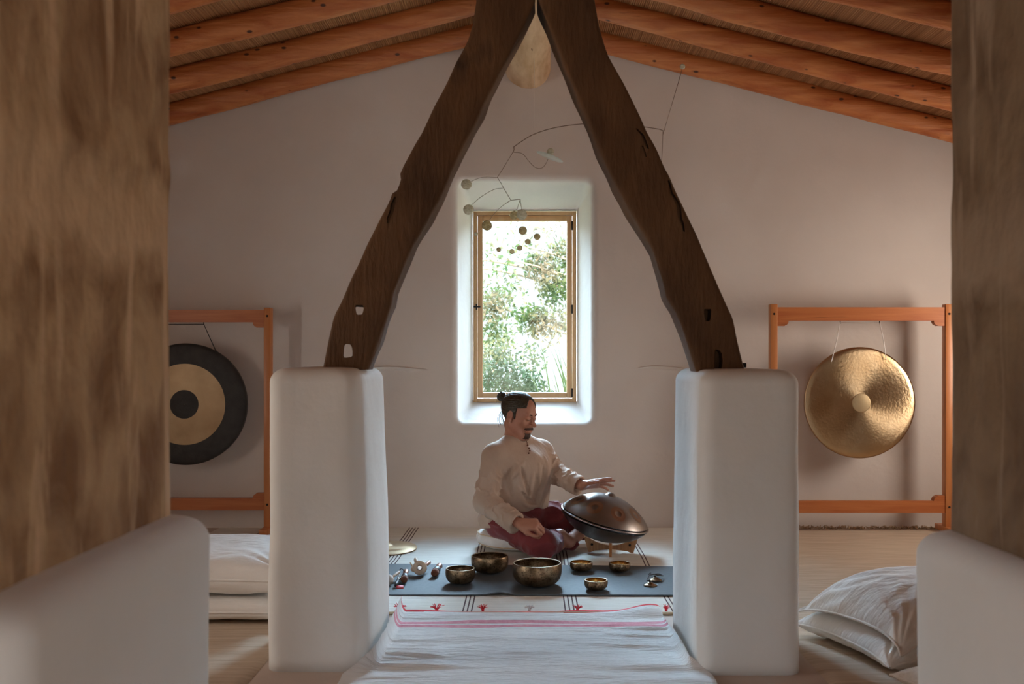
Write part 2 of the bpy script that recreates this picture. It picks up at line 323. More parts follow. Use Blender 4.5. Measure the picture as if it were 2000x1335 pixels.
# ------------------------------------------------------------------ implicit surfaces (bodies, cloth)
class Field:
    def __init__(s, lo, hi, h):
        s.lo = np.array(lo, dtype=np.float32); s.h = h
        s.n = np.ceil((np.array(hi)-s.lo)/h).astype(int)+1
        s.a = np.full(s.n, 1.0, dtype=np.float32)
    def sub(s, lo, hi):
        i0 = np.clip(np.floor((np.array(lo)-s.lo)/s.h).astype(int), 0, s.n-1); i1 = np.clip(np.ceil((np.array(hi)-s.lo)/s.h).astype(int)+1, 1, s.n)
        ax = [s.lo[k]+s.h*np.arange(i0[k], i1[k], dtype=np.float32) for k in range(3)]
        P = np.stack(np.meshgrid(*ax, indexing='ij'), -1)
        return tuple(slice(i0[k], i1[k]) for k in range(3)), P
    def put(s, fn, lo, hi, k=.01, op='add'):
        pad = k+5*s.h
        sl, P = s.sub(np.array(lo)-pad, np.array(hi)+pad)
        if P.size == 0: return
        d = fn(P).astype(np.float32); a = s.a[sl]
        if op == 'add':
            h = np.maximum(k-np.abs(a-d), 0)/k; s.a[sl] = np.minimum(a, d)-h*h*k*.25
        else:
            d = -d; h = np.maximum(k-np.abs(a-d), 0)/k; s.a[sl] = np.maximum(a, d)+h*h*k*.25
    def cone(s, a, b, r0, r1=None, k=.01, op='add', extra=None):
        a = np.array(a, dtype=np.float32); b = np.array(b, dtype=np.float32); r1 = r0 if r1 is None else r1; R = max(r0, r1)
        def fn(P):
            ab = b-a; t = np.clip(((P-a)@ab)/(ab@ab+1e-12), 0, 1)
            d = np.linalg.norm(P-a-t[..., None]*ab, axis=-1)-(r0+(r1-r0)*t)
            return d+(extra(P, t, d) if extra else 0)
        s.put(fn, np.minimum(a, b)-R-.01, np.maximum(a, b)+R+.01, k, op)
    def chain(s, pts, rs, k=.01, **kw):
        for i in range(len(pts)-1): s.cone(pts[i], pts[i+1], rs[i], rs[i+1], k, **kw)
    def ell(s, c, r, A=None, k=.01, op='add'):
        """A rows: the three axes"""
        c = np.array(c, dtype=np.float32); r = np.array(r, dtype=np.float32); A = np.eye(3, dtype=np.float32) if A is None else np.array(A, dtype=np.float32)
        def fn(P):
            q = (P-c)@A.T; k0 = np.linalg.norm(q/r, axis=-1); k1 = np.linalg.norm(q/(r*r), axis=-1)+1e-9
            return k0*(k0-1)/k1
        R = r.max(); s.put(fn, c-R, c+R, k, op)
    def mesh(s):
        a = s.a; a[0], a[-1] = 1, 1; a[:, 0], a[:, -1] = 1, 1; a[:, :, 0], a[:, :, -1] = 1, 1
        ins = a < 0; n = s.n-1
        cnt = np.zeros(n, dtype=np.uint8); off = [(i, j, k) for i in (0, 1) for j in (0, 1) for k in (0, 1)]
        for i, j, k in off: cnt += ins[i:n[0]+i, j:n[1]+j, k:n[2]+k]
        cell = np.argwhere((cnt > 0) & (cnt < 8)); idm = np.full(n, -1, dtype=np.int64); idm[tuple(cell.T)] = np.arange(len(cell))
        val = {o: a[cell[:, 0]+o[0], cell[:, 1]+o[1], cell[:, 2]+o[2]] for o in off}
        acc = np.zeros((len(cell), 3)); num = np.zeros(len(cell))
        for o in off:
            for ax in range(3):
                if o[ax]: continue
                p = list(o); p[ax] = 1; va, vb = val[o], val[tuple(p)]; m = (va < 0) != (vb < 0)
                t = np.where(m, va/np.where(m, va-vb, 1), 0); q = np.tile(np.array(o, dtype=float), (len(cell), 1)); q[:, ax] += t
                acc += q*m[:, None]; num += m
        V = (cell+acc/num[:, None])*s.h+s.lo
        Fs = []
        for ax in range(3):
            u, w = (ax+1) % 3, (ax+2) % 3
            A = np.moveaxis(ins, ax, 0); d = A[:-1] != A[1:]; d = np.moveaxis(d, 0, ax); e = np.argwhere(d)
            e = e[(e[:, u] > 0) & (e[:, w] > 0) & (e[:, u] < n[u]) & (e[:, w] < n[w])]
            def g(du, dw):
                c = e.copy(); c[:, u] -= du; c[:, w] -= dw; return idm[tuple(c.T)]
            q = np.stack([g(1, 1), g(0, 1), g(0, 0), g(1, 0)], 1); fl = ~ins[tuple(e.T)]
            q[fl] = q[fl][:, ::-1]; Fs.append(q)
        Fc = np.concatenate(Fs); Fc = Fc[(Fc >= 0).all(1)]
        return V, Fc

# ================================================================== THE ROOM
Y_BACK, Y_FRONT, XW = 6.38, -2.6, 3.3
def ridge_z(x): return 3.115-.252*abs(x)           # underside of the rafters
DECK = .126
struct('floor', box(-XW, XW, Y_FRONT, Y_BACK+.02, -.1, 0), M['floor'])
# back wall with its splayed, rounded window opening
def back_wall():
    n = 7
    def ring(x0, x1, z0, z1, r, y):
        p = rrect(x0, x1, z0, z1, r, n); return np.stack([p[:, 0], np.full(len(p), y), p[:, 1]], 1)
    zt = 3.6
    big = ring(-XW, XW, -.1, zt, .02, Y_BACK)
    rings = [big]
    ox, oz0, oz1 = .427, .672, 2.218
    rc = .05
    for t in np.linspace(0, 1, 7):                 # rounded plaster arris
        a = t*PI/2; e = rc*(1-math.sin(a)); dy = rc*(1-math.cos(a))
        rings.append(ring(-ox-e+.0, ox+e, oz0-e, oz1+e, .045+e, Y_BACK+dy))
    for t in np.linspace(.12, 1, 8):
        y = Y_BACK+rc+t*.37
        rings.append(ring(-ox+t*.07, ox-t*.07, oz0+t*.118, oz1-t*.124, .045-.03*t, y))
    V, Fc = loft(rings, False, False)
    N_ = len(big)
    w = np.zeros(len(V)); w[N_:] = 1
    nz = fbm(V, 5.)*.006; V[:, 0] += nz*w; V[:, 2] += fbm(V, 5., 9.)*.006*w
    g = (V, [f[::-1] for f in Fc])
    # two low plaster ledges left by the old wall line
    led = []
    for x0, x1, zz in ((-1.02, -.615, 1.018), (.72, 1.06, 1.022)):
        t = np.linspace(0, 1, 16); up = .013*np.sin(PI*t)**.6+.001
        c = np.stack([x0+(x1-x0)*t, np.full(16, Y_BACK-.001), np.full(16, zz)+.006*np.sin(t*5)], 1)
        rr = [np.stack([c[i]+np.array((0, 0, up[i])), c[i]+np.array((0, -.018*min(1, up[i]/.013), up[i]*.55)), c[i]+np.array((0, -.012*min(1, up[i]/.013), -.2*up[i])), c[i]+np.array((0, 0, -up[i]))]) for i in range(16)]
        led.append(loft(rr, True, True))
    outer = box(-XW, XW, Y_BACK+.46, Y_BACK+.47, -.1, oz0+.1)
    return join(g, *led)
struct('wall_back', back_wall(), M['plaster'], smooth=True, auto=50)
# outer leaf of the back wall (around the window)
ow = [(-XW, -.36, -.3, 3.6), (.36, XW, -.3, 3.6), (-.36, .36, -.3, .785), (-.36, .36, 2.1, 3.6)]
struct('wall_outer', join(*[box(a, b, 6.86, 6.95, c, d) for a, b, c, d in ow]), M['plaster'])
# side walls and the wall behind the camera, with unseen openings added to let fill light in
def wall_with_hole(axis, at, th, a0, a1, z1, holes):
    gs = []; e = sorted({a0, a1, *[h[0] for h in holes], *[h[1] for h in holes]})
    for lo, hi in zip(e[:-1], e[1:]):
        hs = [h for h in holes if h[0] <= lo and h[1] >= hi]
        zs = [(0., z1)]
        if hs: zs = [(0., hs[0][2]), (hs[0][3], z1)]
        for c, d in zs:
            if d-c < .01: continue
            gs.append(box(at, at+th, lo, hi, c, d) if axis == 'x' else box(lo, hi, at, at+th, c, d))
    return join(*gs)
HL = [(2.9, 3.3, .6, 1.6)]; HR = [(5.0, 5.6, .85, 1.65)]; HF = [(-.45, .45, .0, 2.05)]
struct('wall_left', wall_with_hole('x', -XW-.3, .3, Y_FRONT, Y_BACK+.5, 2.6, HL), M['plaster'])
struct('wall_right', wall_with_hole('x', XW, .3, Y_FRONT, Y_BACK+.5, 2.6, HR), M['plaster'])
struct('wall_front', wall_with_hole('y', Y_FRONT-.3, .3, -XW, XW, 3.5, HF), M['plaster'])
# cane ceiling: rows of split reeds laid across the rafters
def cane(side):
    prof = []; p = .0105; x = .02
    while x < XW+.05:
        r = p*(.85+.3*random.random())
        for t, hh in ((0, 0), (.14, .0055), (.5, .0085), (.86, .0055)):
            prof.append((x+r*t, -hh-.0008*random.random())) 
        x += r
    prof = np.array(prof); ys = np.array([Y_FRONT-.1, 1., 3., 4., 5., 6., Y_BACK+.05])
    P = np.zeros((len(ys), len(prof), 3))
    for i, y in enumerate(ys):
        jit = vnoise(np.stack([prof[:, 0]*40, np.full(len(prof), y*1.), np.zeros(len(prof))], 1), 1.)*.0012
        P[i, :, 0] = side*prof[:, 0]+jit; P[i, :, 1] = y; P[i, :, 2] = ridge_z(0)+DECK-.252*prof[:, 0]+prof[:, 1]
    return grid(P)
gl, gr = cane(-1), cane(1)
top = join(*[([(s*0, Y_FRONT-.3, 3.32), (s*(XW+.4), Y_FRONT-.3, 3.32-.252*(XW+.4)), (s*(XW+.4), 7.1, 3.32-.252*(XW+.4)), (0, 7.1, 3.32)], [[0, 1, 2, 3]]) for s in (-1, 1)])
struct('ceiling', join(gl, gr, top, ), M['cane'], smooth=True, auto=60)

# ------------------------------------------------------------------ window
YW = 6.79
fx, fz0, fz1 = .352, .786, 2.088
fw, sw = .024, .030
def rectframe(x0, x1, z0, z1, w, y0, y1, bev):
    """four rails; verticals and horizontals returned apart for the grain"""
    return (join(box(x0, x0+w, y0, y1, z0, z1, bev), box(x1-w, x1, y0, y1, z0, z1, bev)),
            join(box(x0+w, x1-w, y0, y1, z0, z0+w, bev), box(x0+w, x1-w, y0, y1, z1-w, z1, bev)))
v, h = rectframe(-fx, fx, fz0, fz1, .026, YW, YW+.07, .002)
win = struct('window_1', join(v, h), M['win_wood'], smooth=True, auto=40)
v, h = rectframe(-fx+.029, fx-.029, fz0+.029, fz1-.029, .036, YW+.012, YW+.06, .004)
mk('sash', join(v, h), M['win_wood'], win, smooth=True, auto=40)
mk('pane', box(-fx+.06, fx-.06, YW+.03, YW+.036, fz0+.06, fz1-.06), M['glass'], win)
for zz in (1.99, 1.42, .85):
    mk('hinge', move(lathe([(.006, -.03), (.006, .03)], 12, True, True), (fx-.028, YW+.004, zz)), M['iron'], win)
mk('latch', join(box(-fx+.018, -fx+.028, YW-.012, YW+.004, 1.415, 1.455, .002), box(-fx+.002, -fx+.05, YW-.014, YW-.006, 1.430, 1.440, .002)), M['iron'], win)

# ------------------------------------------------------------------ rafters, ridge log
YR = [6.22, 5.68, 5.16, 4.64, 4.10, 3.55, 3.0, 2.45]
WHERE = ['lowest rafter, against the back wall', 'second rafter up from the back wall', 'third rafter up from the back wall', 'fourth rafter up from the back wall',
         'fifth rafter from the back wall', 'sixth rafter from the back wall', 'seventh rafter from the back wall', 'eighth rafter from the back wall']
mats_log = [logmat(k) for k in range(4)]
def rafter(side, k, y):
    n = 90; R = .0655
    t = np.linspace(.06, XW+.02, n); a = np.linspace(0, 2*PI, 28, endpoint=False)
    drop = R/math.cos(math.atan(.252))
    rings = []
    for i, x in enumerate(t):
        q = np.array((side*x*1.4+k*3.7, y*2., side*7.))
        rad = R*(1+.05*vnoise(q[None], .9)[0]+.03*vnoise(q[None], 3.)[0]+.02*math.sin(x*1.3+k))
        cy = y+.018*math.sin(x*1.1+k*2+side); cz = ridge_z(x)+drop+.010*math.sin(x*1.7+k*1.3)
        p = np.stack([np.full(28, side*x)+.25*rad*side*np.sin(a), cy+rad*np.cos(a), cz+rad*np.sin(a)], 1)
        b = vnoise(np.stack([p[:, 0]*3, p[:, 1]*12, p[:, 2]*12], 1), 1., k*3.)*.006
        p[:, 1] += b*np.cos(a); p[:, 2] += b*np.sin(a); rings.append(p)
    g = loft(rings)
    o = mk('roof_rafter', g, mats_log[(k+(side > 0)*2) % 4], None, True, loc=(side*1.6, y, ridge_z(1.6)))
    tag(o, 'orange log on the %s roof slope, %s' % ('left' if side < 0 else 'right', WHERE[k]), 'rafter', 'log rafters under the cane ceiling')
for s in (-1, 1):
    for k, y in enumerate(YR): rafter(s, k, y)
rings = []
for y in np.linspace(3.25, 6.45, 60):
    a = np.linspace(0, 2*PI, 40, endpoint=False); rad = .149*(1+.03*math.sin(y*3)+.02*math.sin(y*7.3))
    p = np.stack([.02+rad*np.cos(a), np.full(40, y), 2.963+rad*np.sin(a)*1.0], 1)
    p += (fbm(p, 5.)*.008)[:, None]*np.stack([np.cos(a), 0*a, np.sin(a)], 1); rings.append(p)
g = loft(rings)
tag(mk('ridge_log', g, M['ridge'], None, True, loc=(.02, 4.8, 2.96)), 'thick pale ridge log over the window, its underside showing between the crossed beams', 'ridge beam')

# ------------------------------------------------------------------ pillars and the two old beams
def pillar(x0, x1, y0, y1, ztop, lean_in, sx, seed):
    rings = []; n = 6
    zs = list(np.linspace(0, ztop-.05, 26)); r = .055
    prof = [(z, 0.) for z in zs]+[(ztop-.05+.05*math.sin(t), .05*(1-math.cos(t))) for t in np.linspace(.2, PI/2, 7)]
    for z, ins in prof:
        t = z/ztop; li = lean_in*t**1.6; a, b = x0+ins, x1-ins
        if sx < 0: b -= li
        else: a += li
        p = dense(rrect(a, b, y0+ins+.012*t, y1-ins, max(.02, r-.4*ins), n), .03) if False else rrect(a, b, y0+ins+.012*t, y1-ins, r, n)
        m = []
        for i in range(len(p)):
            q, w = p[i], p[(i+1) % len(p)]; kk = 6 if np.linalg.norm(q-w) > .1 else 1
            for s in range(kk): m.append(q+(w-q)*s/kk)
        m = np.array(m); P3 = np.stack([m[:, 0], m[:, 1], np.full(len(m), z)], 1)
        c = np.array(((x0+x1)/2, (y0+y1)/2)); d = m-c; d /= np.linalg.norm(d, axis=1)[:, None]
        b_ = vnoise(P3, 4., seed)*.006+vnoise(P3, 1.6, seed+4)*.007
        P3[:, :2] += d*b_[:, None]; rings.append(P3)
    # close the top with shrinking rings
    last = rings[-1]; c = last.mean(0)
    for s in (.75, .4, .08): 
        q = c+(last-c)*s; q[:, 2] += .004*(1-s); rings.append(q)
    return loft(rings)
tag(mk('pillar', pillar(-.905, -.548, 3.465, 4.09, 1.058, .028, -1, 1.), M['plaster_white'], None, True, loc=(-.727, 3.78, 0)), 'white plastered pillar carrying the left beam, with the black gong behind it', 'pillar')
tag(mk('pillar', pillar(.598, .957, 3.43, 4.09, 1.052, .012, 1, 5.), M['plaster_white'], None, True, loc=(.777, 3.76, 0)), 'white plastered pillar carrying the right beam, beside the two white pillows', 'pillar')

def beam(le, re, d, th, ztop, xtop, seed):
    """le/re: outer and inner arris of the beam, seen from the front"""
    le = np.array(le, float); re = np.array(re, float); n = 90; m = 7
    def resample(e):
        s = np.r_[0, np.cumsum(np.linalg.norm(np.diff(e, axis=0), axis=1))]; t = np.linspace(0, s[-1], n)
        return np.stack([np.interp(t, s, e[:, 0]), np.interp(t, s, e[:, 1])], 1)
    L3 = np.array([W(x, y, d) for x, y in le]); R3 = np.array([W(x, y, d) for x, y in re])
    L2, R2 = resample(np.vstack([L3[:, [0, 2]], xtop[0]])), resample(np.vstack([R3[:, [0, 2]], xtop[1]]))
    rings = []
    cs = rrect(0, 1, 0, 1, .07, 4)     # unit section, lightly rounded
    mm = []
    for i in range(len(cs)):
        q, w = cs[i], cs[(i+1) % len(cs)]; kk = m if np.linalg.norm(q-w) > .2 else 1
        for s in range(kk): mm.append(q+(w-q)*s/kk)
    cs = np.array(mm)
    for i in range(n):
        a, b = L2[i], R2[i]
        p = np.stack([a[0]+(b[0]-a[0])*cs[:, 0], d+th*cs[:, 1], a[1]+(b[1]-a[1])*cs[:, 0]], 1)
        off = np.stack([cs[:, 0]-.5, cs[:, 1]-.5], 1)
        bz = vnoise(p, 7., seed)*.006+vnoise(p, 20., seed)*.002
        p[:, 1] += bz*np.sign(off[:, 1])*(abs(off[:, 1]) > .4); p[:, 0] += vnoise(p, 13., seed+2)*.004*(abs(off[:, 0]) > .4); rings.append(p)
    return loft(rings)
LB_L = [(629, 722), (641, 660), (654, 615), (683, 549), (714, 482), (739, 432), (762, 388), (766, 377), (775, 372), (783, 352), (781, 338), (791, 316), (822, 260), (849, 205), (872, 161), (891, 119), (913, 78), (924, 44), (930, 0)]
LB_R = [(717, 722), (739, 665), (757, 612), (764, 596), (768, 571), (788, 521), (808, 477), (838, 427), (858, 388), (880, 338), (910, 277), (938, 222), (960, 172), (982, 127), (1008, 78), (1046, 2)]
RB_L = [(1362, 726), (1343, 665), (1321, 610), (1304, 582), (1290, 532), (1279, 493), (1260, 460), (1226, 405), (1204, 366), (1171, 294), (1149, 238), (1127, 188), (1104, 133), (1077, 66), (1051, 0)]
RB_R = [(1457, 726), (1443, 671), (1431, 621), (1412, 576), (1393, 532), (1370, 482), (1348, 432), (1321, 371), (1298, 327), (1276, 277), (1243, 211), (1215, 155), (1188, 105), (1171, 55), (1161, 0)]
DB = 3.63
xl = W(1047, 0, DB)[0]
# above the frame both beams run straight up to carry the ridge
bl = mk('timber_beam', beam(LB_L, LB_R, DB, .15, 0, ((-.16, 2.80), (xl, 2.80)), 2.), M['old_beam'], None, True, loc=(-.65, DB, 1.06))
br = mk('timber_beam', beam(RB_L[::1], RB_R, DB, .16, 0, ((xl+.006, 2.80), (.235, 2.80)), 9.), M['old_beam'], None, True, loc=(.72, DB, 1.06))
def cutholes(o, holes, y0, y1, skew=0.):
    for (px, py, w, h) in holes:
        c = W(px, py, DB); w *= DB/F_PX/2; h *= DB/F_PX/2
        a = np.linspace(0, 2*PI, 14, endpoint=False); rr = 1+.10*np.sin(a*3+px)
        cx_, cz_ = np.sign(np.cos(a))*np.abs(np.cos(a))**.55*w*rr, np.sign(np.sin(a))*np.abs(np.sin(a))**.55*h*rr
        g = loft([np.stack([c[0]+cx_, np.full(14, y), c[2]+cz_], 1) for y in (y0, y1)])
        if skew: g[0][14:, 0] = c[0]+skew+(g[0][14:, 0]-c[0])*1.2
        k = mk('cutter', (g[0], [f for f in g[1]]), M['old_beam'], None, False)
        bm = bmesh.new(); bm.from_mesh(k.data); bmesh.ops.recalc_face_normals(bm, faces=bm.faces[:]); bm.to_mesh(k.data); bm.free()
        md = o.modifiers.new('b', 'BOOLEAN'); md.operation = 'DIFFERENCE'; md.object = k; md.solver = 'EXACT'
        evaluated(o); bpy.data.objects.remove(k)
for o in (bl, br):
    bm = bmesh.new(); bm.from_mesh(o.data); bmesh.ops.recalc_face_normals(bm, faces=bm.faces[:]); bm.to_mesh(o.data); bm.free()
cutholes(bl, [(704, 604, 15, 19), (681, 685, 17, 27)], DB-.02, DB+.19, -.034)
cutholes(br, [(1382, 614, 14, 24), (1403, 703, 17, 40)], DB-.1, DB+.07)
# old cracks and shakes
def crack(o, pts, w, y0, y1):
    P = [np.array(p, float) for p in pts]; n = len(P); L_, R_ = [], []
    for k, p in enumerate(P):
        ww = w*(.25+.75*math.sin(PI*(k+.5)/n)); L_.append(p+(-ww, 0)); R_.append(p+(ww, 0))
    loop = L_+R_[::-1]; rings = []
    for y in (y0, y1): rings.append(np.array([W(q[0], q[1], DB)*[1, 0, 1]+[0, y, 0] for q in loop]))
    m_ = len(loop); V = np.concatenate(rings); Fc = [[i, i+1, m_-2-i, m_-1-i] for i in range(n-1)]; Fc += [[c_+m_ for c_ in f[::-1]] for f in Fc]
    Fc += [[(i+1) % m_, i, m_+i, m_+(i+1) % m_] for i in range(m_)]
    k = mk('cutter', (V, Fc), M['old_beam'], None, False)
    bm = bmesh.new(); bm.from_mesh(k.data); bmesh.ops.recalc_face_normals(bm, faces=bm.faces[:]); bm.to_mesh(k.data); bm.free()
    md = o.modifiers.new('b', 'BOOLEAN'); md.operation = 'DIFFERENCE'; md.object = k; md.solver = 'EXACT'; evaluated(o); bpy.data.objects.remove(k)
crack(br, [(1306, 352), (1311, 376), (1319, 388), (1326, 402), (1328, 426), (1333, 436), (1336, 452)], 4.5, DB-.1, DB+.035)
crack(br, [(1243, 250), (1254, 262), (1260, 276), (1266, 290)], 3.5, DB-.1, DB+.03)
crack(br, [(1255, 284), (1258, 294), (1262, 306)], 2.5, DB-.1, DB+.02)
crack(bl, [(772, 384), (767, 398), (766, 410), (759, 426), (758, 436)], 4.5, DB-.1, DB+.03)
for o in (bl, br): 
    o.data.polygons.foreach_set('use_smooth', [True]*len(o.data.polygons)); o.data.set_sharp_from_angle(angle=math.radians(38))
tag(bl, 'old dark brown curved beam leaning right, two mortise holes right through its foot', 'beam')
tag(br, 'old dark brown curved beam leaning left, cracked, with two blind sockets near its foot', 'beam')
c = W(1459, 716, 3.74)
tag(mk('black_box', box(.79, .845, 3.79, 3.86, 1.056, 1.074, .003), M['iron'], None, True, loc=(.82, 3.82, 1.056), auto=40), 'small flat black box lying on the right pillar behind the beam foot', 'box')

# ------------------------------------------------------------------ near piers
def pier(x0, x1, y0, y1, zb, base_x, sx, seed, label, smat):
    t = thing('stone_pier', ((x0+x1)/2, (y0+y1)/2, 0), label, 'pier')
    def shaft():
        rings = []
        p = rrect(x0, x1, y0, y1, .035, 5); m = []
        for i in range(len(p)):
            q, w = p[i], p[(i+1) % len(p)]; kk = 14 if np.linalg.norm(q-w) > .1 else 1
            for s in range(kk): m.append(q+(w-q)*s/kk)
        m = np.array(m); c = m.mean(0); d = (m-c); d /= np.linalg.norm(d, axis=1)[:, None]
        for z in np.linspace(zb-.02, 2.70, 110):
            P3 = np.stack([m[:, 0], m[:, 1], np.full(len(m), z)], 1)
            b = fbm(P3, 4., seed)*.003+vnoise(P3, 18., seed)*.002
            b = b+.005*np.exp(-((z-1.42-.05*(m[:, 1]-y0))/.035)**2)*(seed < 3)
            P3[:, :2] += d*b[:, None]; rings.append(P3)
        return loft(rings)
    mk('shaft', shaft(), smat, t, True)
    bx0, bx1 = (x0-.04, base_x) if sx < 0 else (base_x, x1+.04)
    mk('plaster_base', pillar(bx0, bx1, y0-.045, y1+.03, zb+.012, .0, sx, seed+3), M['plaster_white'], t, True, label='white plastered base')
pier(-1.34, -.70, 1.26, 1.99, .775, -.622, -1, 2., 'blurred stained sandstone pier on a white plastered base, cutting the left edge', stonemat('stained_stone_lit', (.27, .145, .062), (.56, .385, .215), 1.40))  # paler stone: the stronger light on this pier is put into its colour
pier(.842, 1.5, 1.3, 1.99, .745, .786, 1, 6., 'blurred shade-darkened brown stone pier on a white plastered base, cutting the right edge', stonemat('brown_stone_shaded', (.17, .105, .056), (.27, .185, .11), 1.36))  # darker stone: the shade on this pier is put into its colour

# ------------------------------------------------------------------ carpets and rugs
def striped_carpet():
    sets = [(-1.62, 4), (-1.165, 4), (-.71, 4), (-.245, 3), (.205, 4), (.645, 2)]
    X0, X1, Y0, Y1 = -1.95, 1.02, 4.235, 6.345
    ed = [(X0, 0)]; sw_ = .0062; gap = .0125
    for c, n in sets:
        for k in range(n):
            a = c+(k-(n-1)/2)*(gap+sw_)-sw_/2; ed += [(a, 1), (a+sw_, 0)]
    ed.sort(); xs, mi = [], []
    for i, (a, s) in enumerate(ed):
        b = ed[i+1][0] if i+1 < len(ed) else X1; k = max(1, int((b-a)/.05))
        for j in range(k): xs.append(a+(b-a)*j/k); mi.append(s)
    xs.append(X1); xs = np.array(xs); ys = np.linspace(Y0, Y1, 70)
    XX, YY = np.meshgrid(xs, ys); P = np.stack([XX, YY, np.zeros_like(XX)], -1)
    P[..., 2] = .007+.002*vnoise(P, 3.)
    P[..., 0] += .006*vnoise(np.stack([XX*.6, YY*2.2, XX*0], -1), 1.5, 3.)
    g = grid(P); idx = np.tile(np.array(mi), len(ys)-1)
    # thickness
    Pb = P.copy(); Pb[..., 2] = .001; n = len(g[0]); rim = list(range(len(xs)))
    V = np.concatenate([g[0], Pb.reshape(-1, 3)[:len(xs)]]); Fc = g[1]+[[i, i+1, n+i+1, n+i] for i in range(len(xs)-1)]
    return (V, [f[::-1] for f in g[1]]+Fc[len(g[1]):]), np.concatenate([idx, np.array(mi)])
cg, ci = striped_carpet()
t = thing('striped_carpet', (-.4, 5.3, 0), 'cream flatwoven carpet with groups of thin dark stripes, under the man and the mat', 'carpet')
mk('woven_cloth', cg, [M['carpet'], M['carpet_stripe']], t, True, idx=ci)
mk('hem', tube([(-1.95, 4.232, .007)]+[(x, 4.232+.003*math.sin(x*9), .0075) for x in np.linspace(-1.9, 1.0, 30)], .0065, 8), M['carpet_hem'], t, label='tan corded hem')
def flatrug(x0, x1, y0, y1, z, amp, seed, nx=60, ny=60, rot=0.):
    XX, YY = np.meshgrid(np.linspace(x0, x1, nx), np.linspace(y0, y1, ny)); P = np.stack([XX, YY, np.zeros_like(XX)], -1)
    P[..., 2] = z+amp*(fbm(P, 3., seed)*.5+.5)
    edge = np.zeros((ny, nx), bool); edge[0] = edge[-1] = True; edge[:, 0] = edge[:, -1] = True
    P[..., 2][edge] = .001
    g = grid(P); return g[0], [f[::-1] for f in g[1]]
t = thing('jute_carpet', (1.9, 5.4, 0), 'plain tan woven carpet on the right, fringed along the back wall under the bronze gong', 'carpet')
mk('woven_cloth', flatrug(1.05, 3.0, 4.35, 6.30, .006, .004, 1.), M['jute'], t)
fr = []
for i in range(300):
    x = random.uniform(1.1, 2.95); y = random.uniform(6.29, 6.33)
    fr.append(tube([(x, y, .006), (x+random.uniform(-.02, .02), y+.015, .012+random.random()*.012), (x+random.uniform(-.035, .035), y+.03, .004)], .0028, 4))
o = mk('fringe', join(*fr), M['fringe'], t, True, label='frayed knotted fringe'); o['kind'] = 'stuff'
t = tag(mk('jute_rug', flatrug(1.02, 2.6, 2.3, 4.28, .006, .005, 4.), M['jute'], None, True, loc=(1.8, 3.3, 0)), 'plain tan woven rug under the two white pillows', 'rug')
t = tag(mk('beige_rug', flatrug(-2.7, -.93, 2.4, 4.22, .006, .003, 8.), M['jute'], None, True, loc=(-1.8, 3.3, 0)), 'plain beige rug on the floor left of the left pillar', 'rug')

# pink-striped white rug between the pillars, its edges riding up the pillars
def pinkrug():
    nx, ny = 150, 260; u = np.linspace(-.625, .64, nx)
    rows = np.linspace(2.35, 4.245, ny); P = np.zeros((ny, nx, 3)); mi = np.zeros((ny, nx), int)
    for j, y in enumerate(rows):
        k = np.clip((y-3.40)/.12, 0, 1); k = k*k*(3-2*k); l = -.527; r = .578
        x = u.copy(); z = np.zeros(nx)
        exl = np.maximum(l+.03-u, 0); exr = np.maximum(u-r+.03, 0)
        # ride up: replace sideways travel with height
        x = np.where(exl > 0, u+k*(exl-.03*(1-np.exp(-exl/.03))), x); z += k*np.maximum(exl-.012, 0)*.52
        x = np.where(exr > 0, u-k*(exr-.03*(1-np.exp(-exr/.03))), x); z += k*np.maximum(exr-.012, 0)*.40*(1-.85*np.clip((y-3.75)/.4, 0, 1))
        P[j, :, 0] = x; P[j, :, 1] = y; P[j, :, 2] = z
    XX = np.tile(u, (ny, 1)); YY = np.tile(rows[:, None], (1, nx))
    q = np.stack([XX*1.6, YY*9, XX*0], -1)
    rip = np.maximum(vnoise(q, 1.3, 2.), 0)*.010+vnoise(q, 3., 5.)*.0030+np.maximum(vnoise(q*np.array((1.6, 2.4, 1)), 1.7, 15.)-.25, 0)*.008
    # firmer creases by the left edge and a buckle by the right one
    for yc, a, x0_, w in ((3.60, .013, -.42, .16), (3.545, .010, -.46, .12), (3.50, .008, -.5, .2), (3.86, .010, .46, .16), (3.99, .012, .50, .13), (3.74, .008, .45, .2)):
        rip += a*np.exp(-((YY-yc-.02*np.sin(XX*9))/.012)**2)*np.exp(-((XX-x0_)/w)**2)
    P[..., 2] += .010+rip
    back = np.clip((YY-4.14)/.10, 0, 1)
    P[..., 2] += back*(.012*np.maximum(vnoise(q*np.array((1.6, .2, 1)), 1., 8.), 0)+.004)
    P[..., 1] += back*(.008*vnoise(q*np.array((2, .1, 1)), 1., 11.))
    P[..., 2] += .030*np.exp(-((XX-.535)/.10)**2)*back
    d = YY[:-1, :-1]+.006*vnoise(np.stack([XX[:-1, :-1]*3, XX[:-1, :-1]*0, XX[:-1, :-1]*0], -1), 1., 4.)
    m = np.zeros_like(d, int); m[(d > 3.995) & (d < 4.034)] = 1; m[(d > 4.048) & (d < 4.084)] = 1; m[d > 4.224+.008*vnoise(np.stack([XX[:-1, :-1]*4, 0*d, 0*d], -1), 1., 9.)] = 2
    g = grid(P); f = [q[::-1] for q in g[1]]; n = len(g[0])
    # thickness: a short skirt under the free edges
    ed = [(0, j) for j in range(nx)]; bk = [(ny-1, j) for j in range(nx)]
    V = g[0].copy(); idx = list(m.reshape(-1)); F2 = list(f)
    V2 = V.reshape(ny, nx, 3)[ny-1].copy(); V2[:, 2] -= .007; V2[:, 1] += .001
    V = np.concatenate([V, V2]); b0 = (ny-1)*nx
    for j in range(nx-1): F2.append([b0+j, b0+j+1, n+j+1, n+j]); idx.append(2)
    return (V, F2), idx
pg, pi_ = pinkrug()
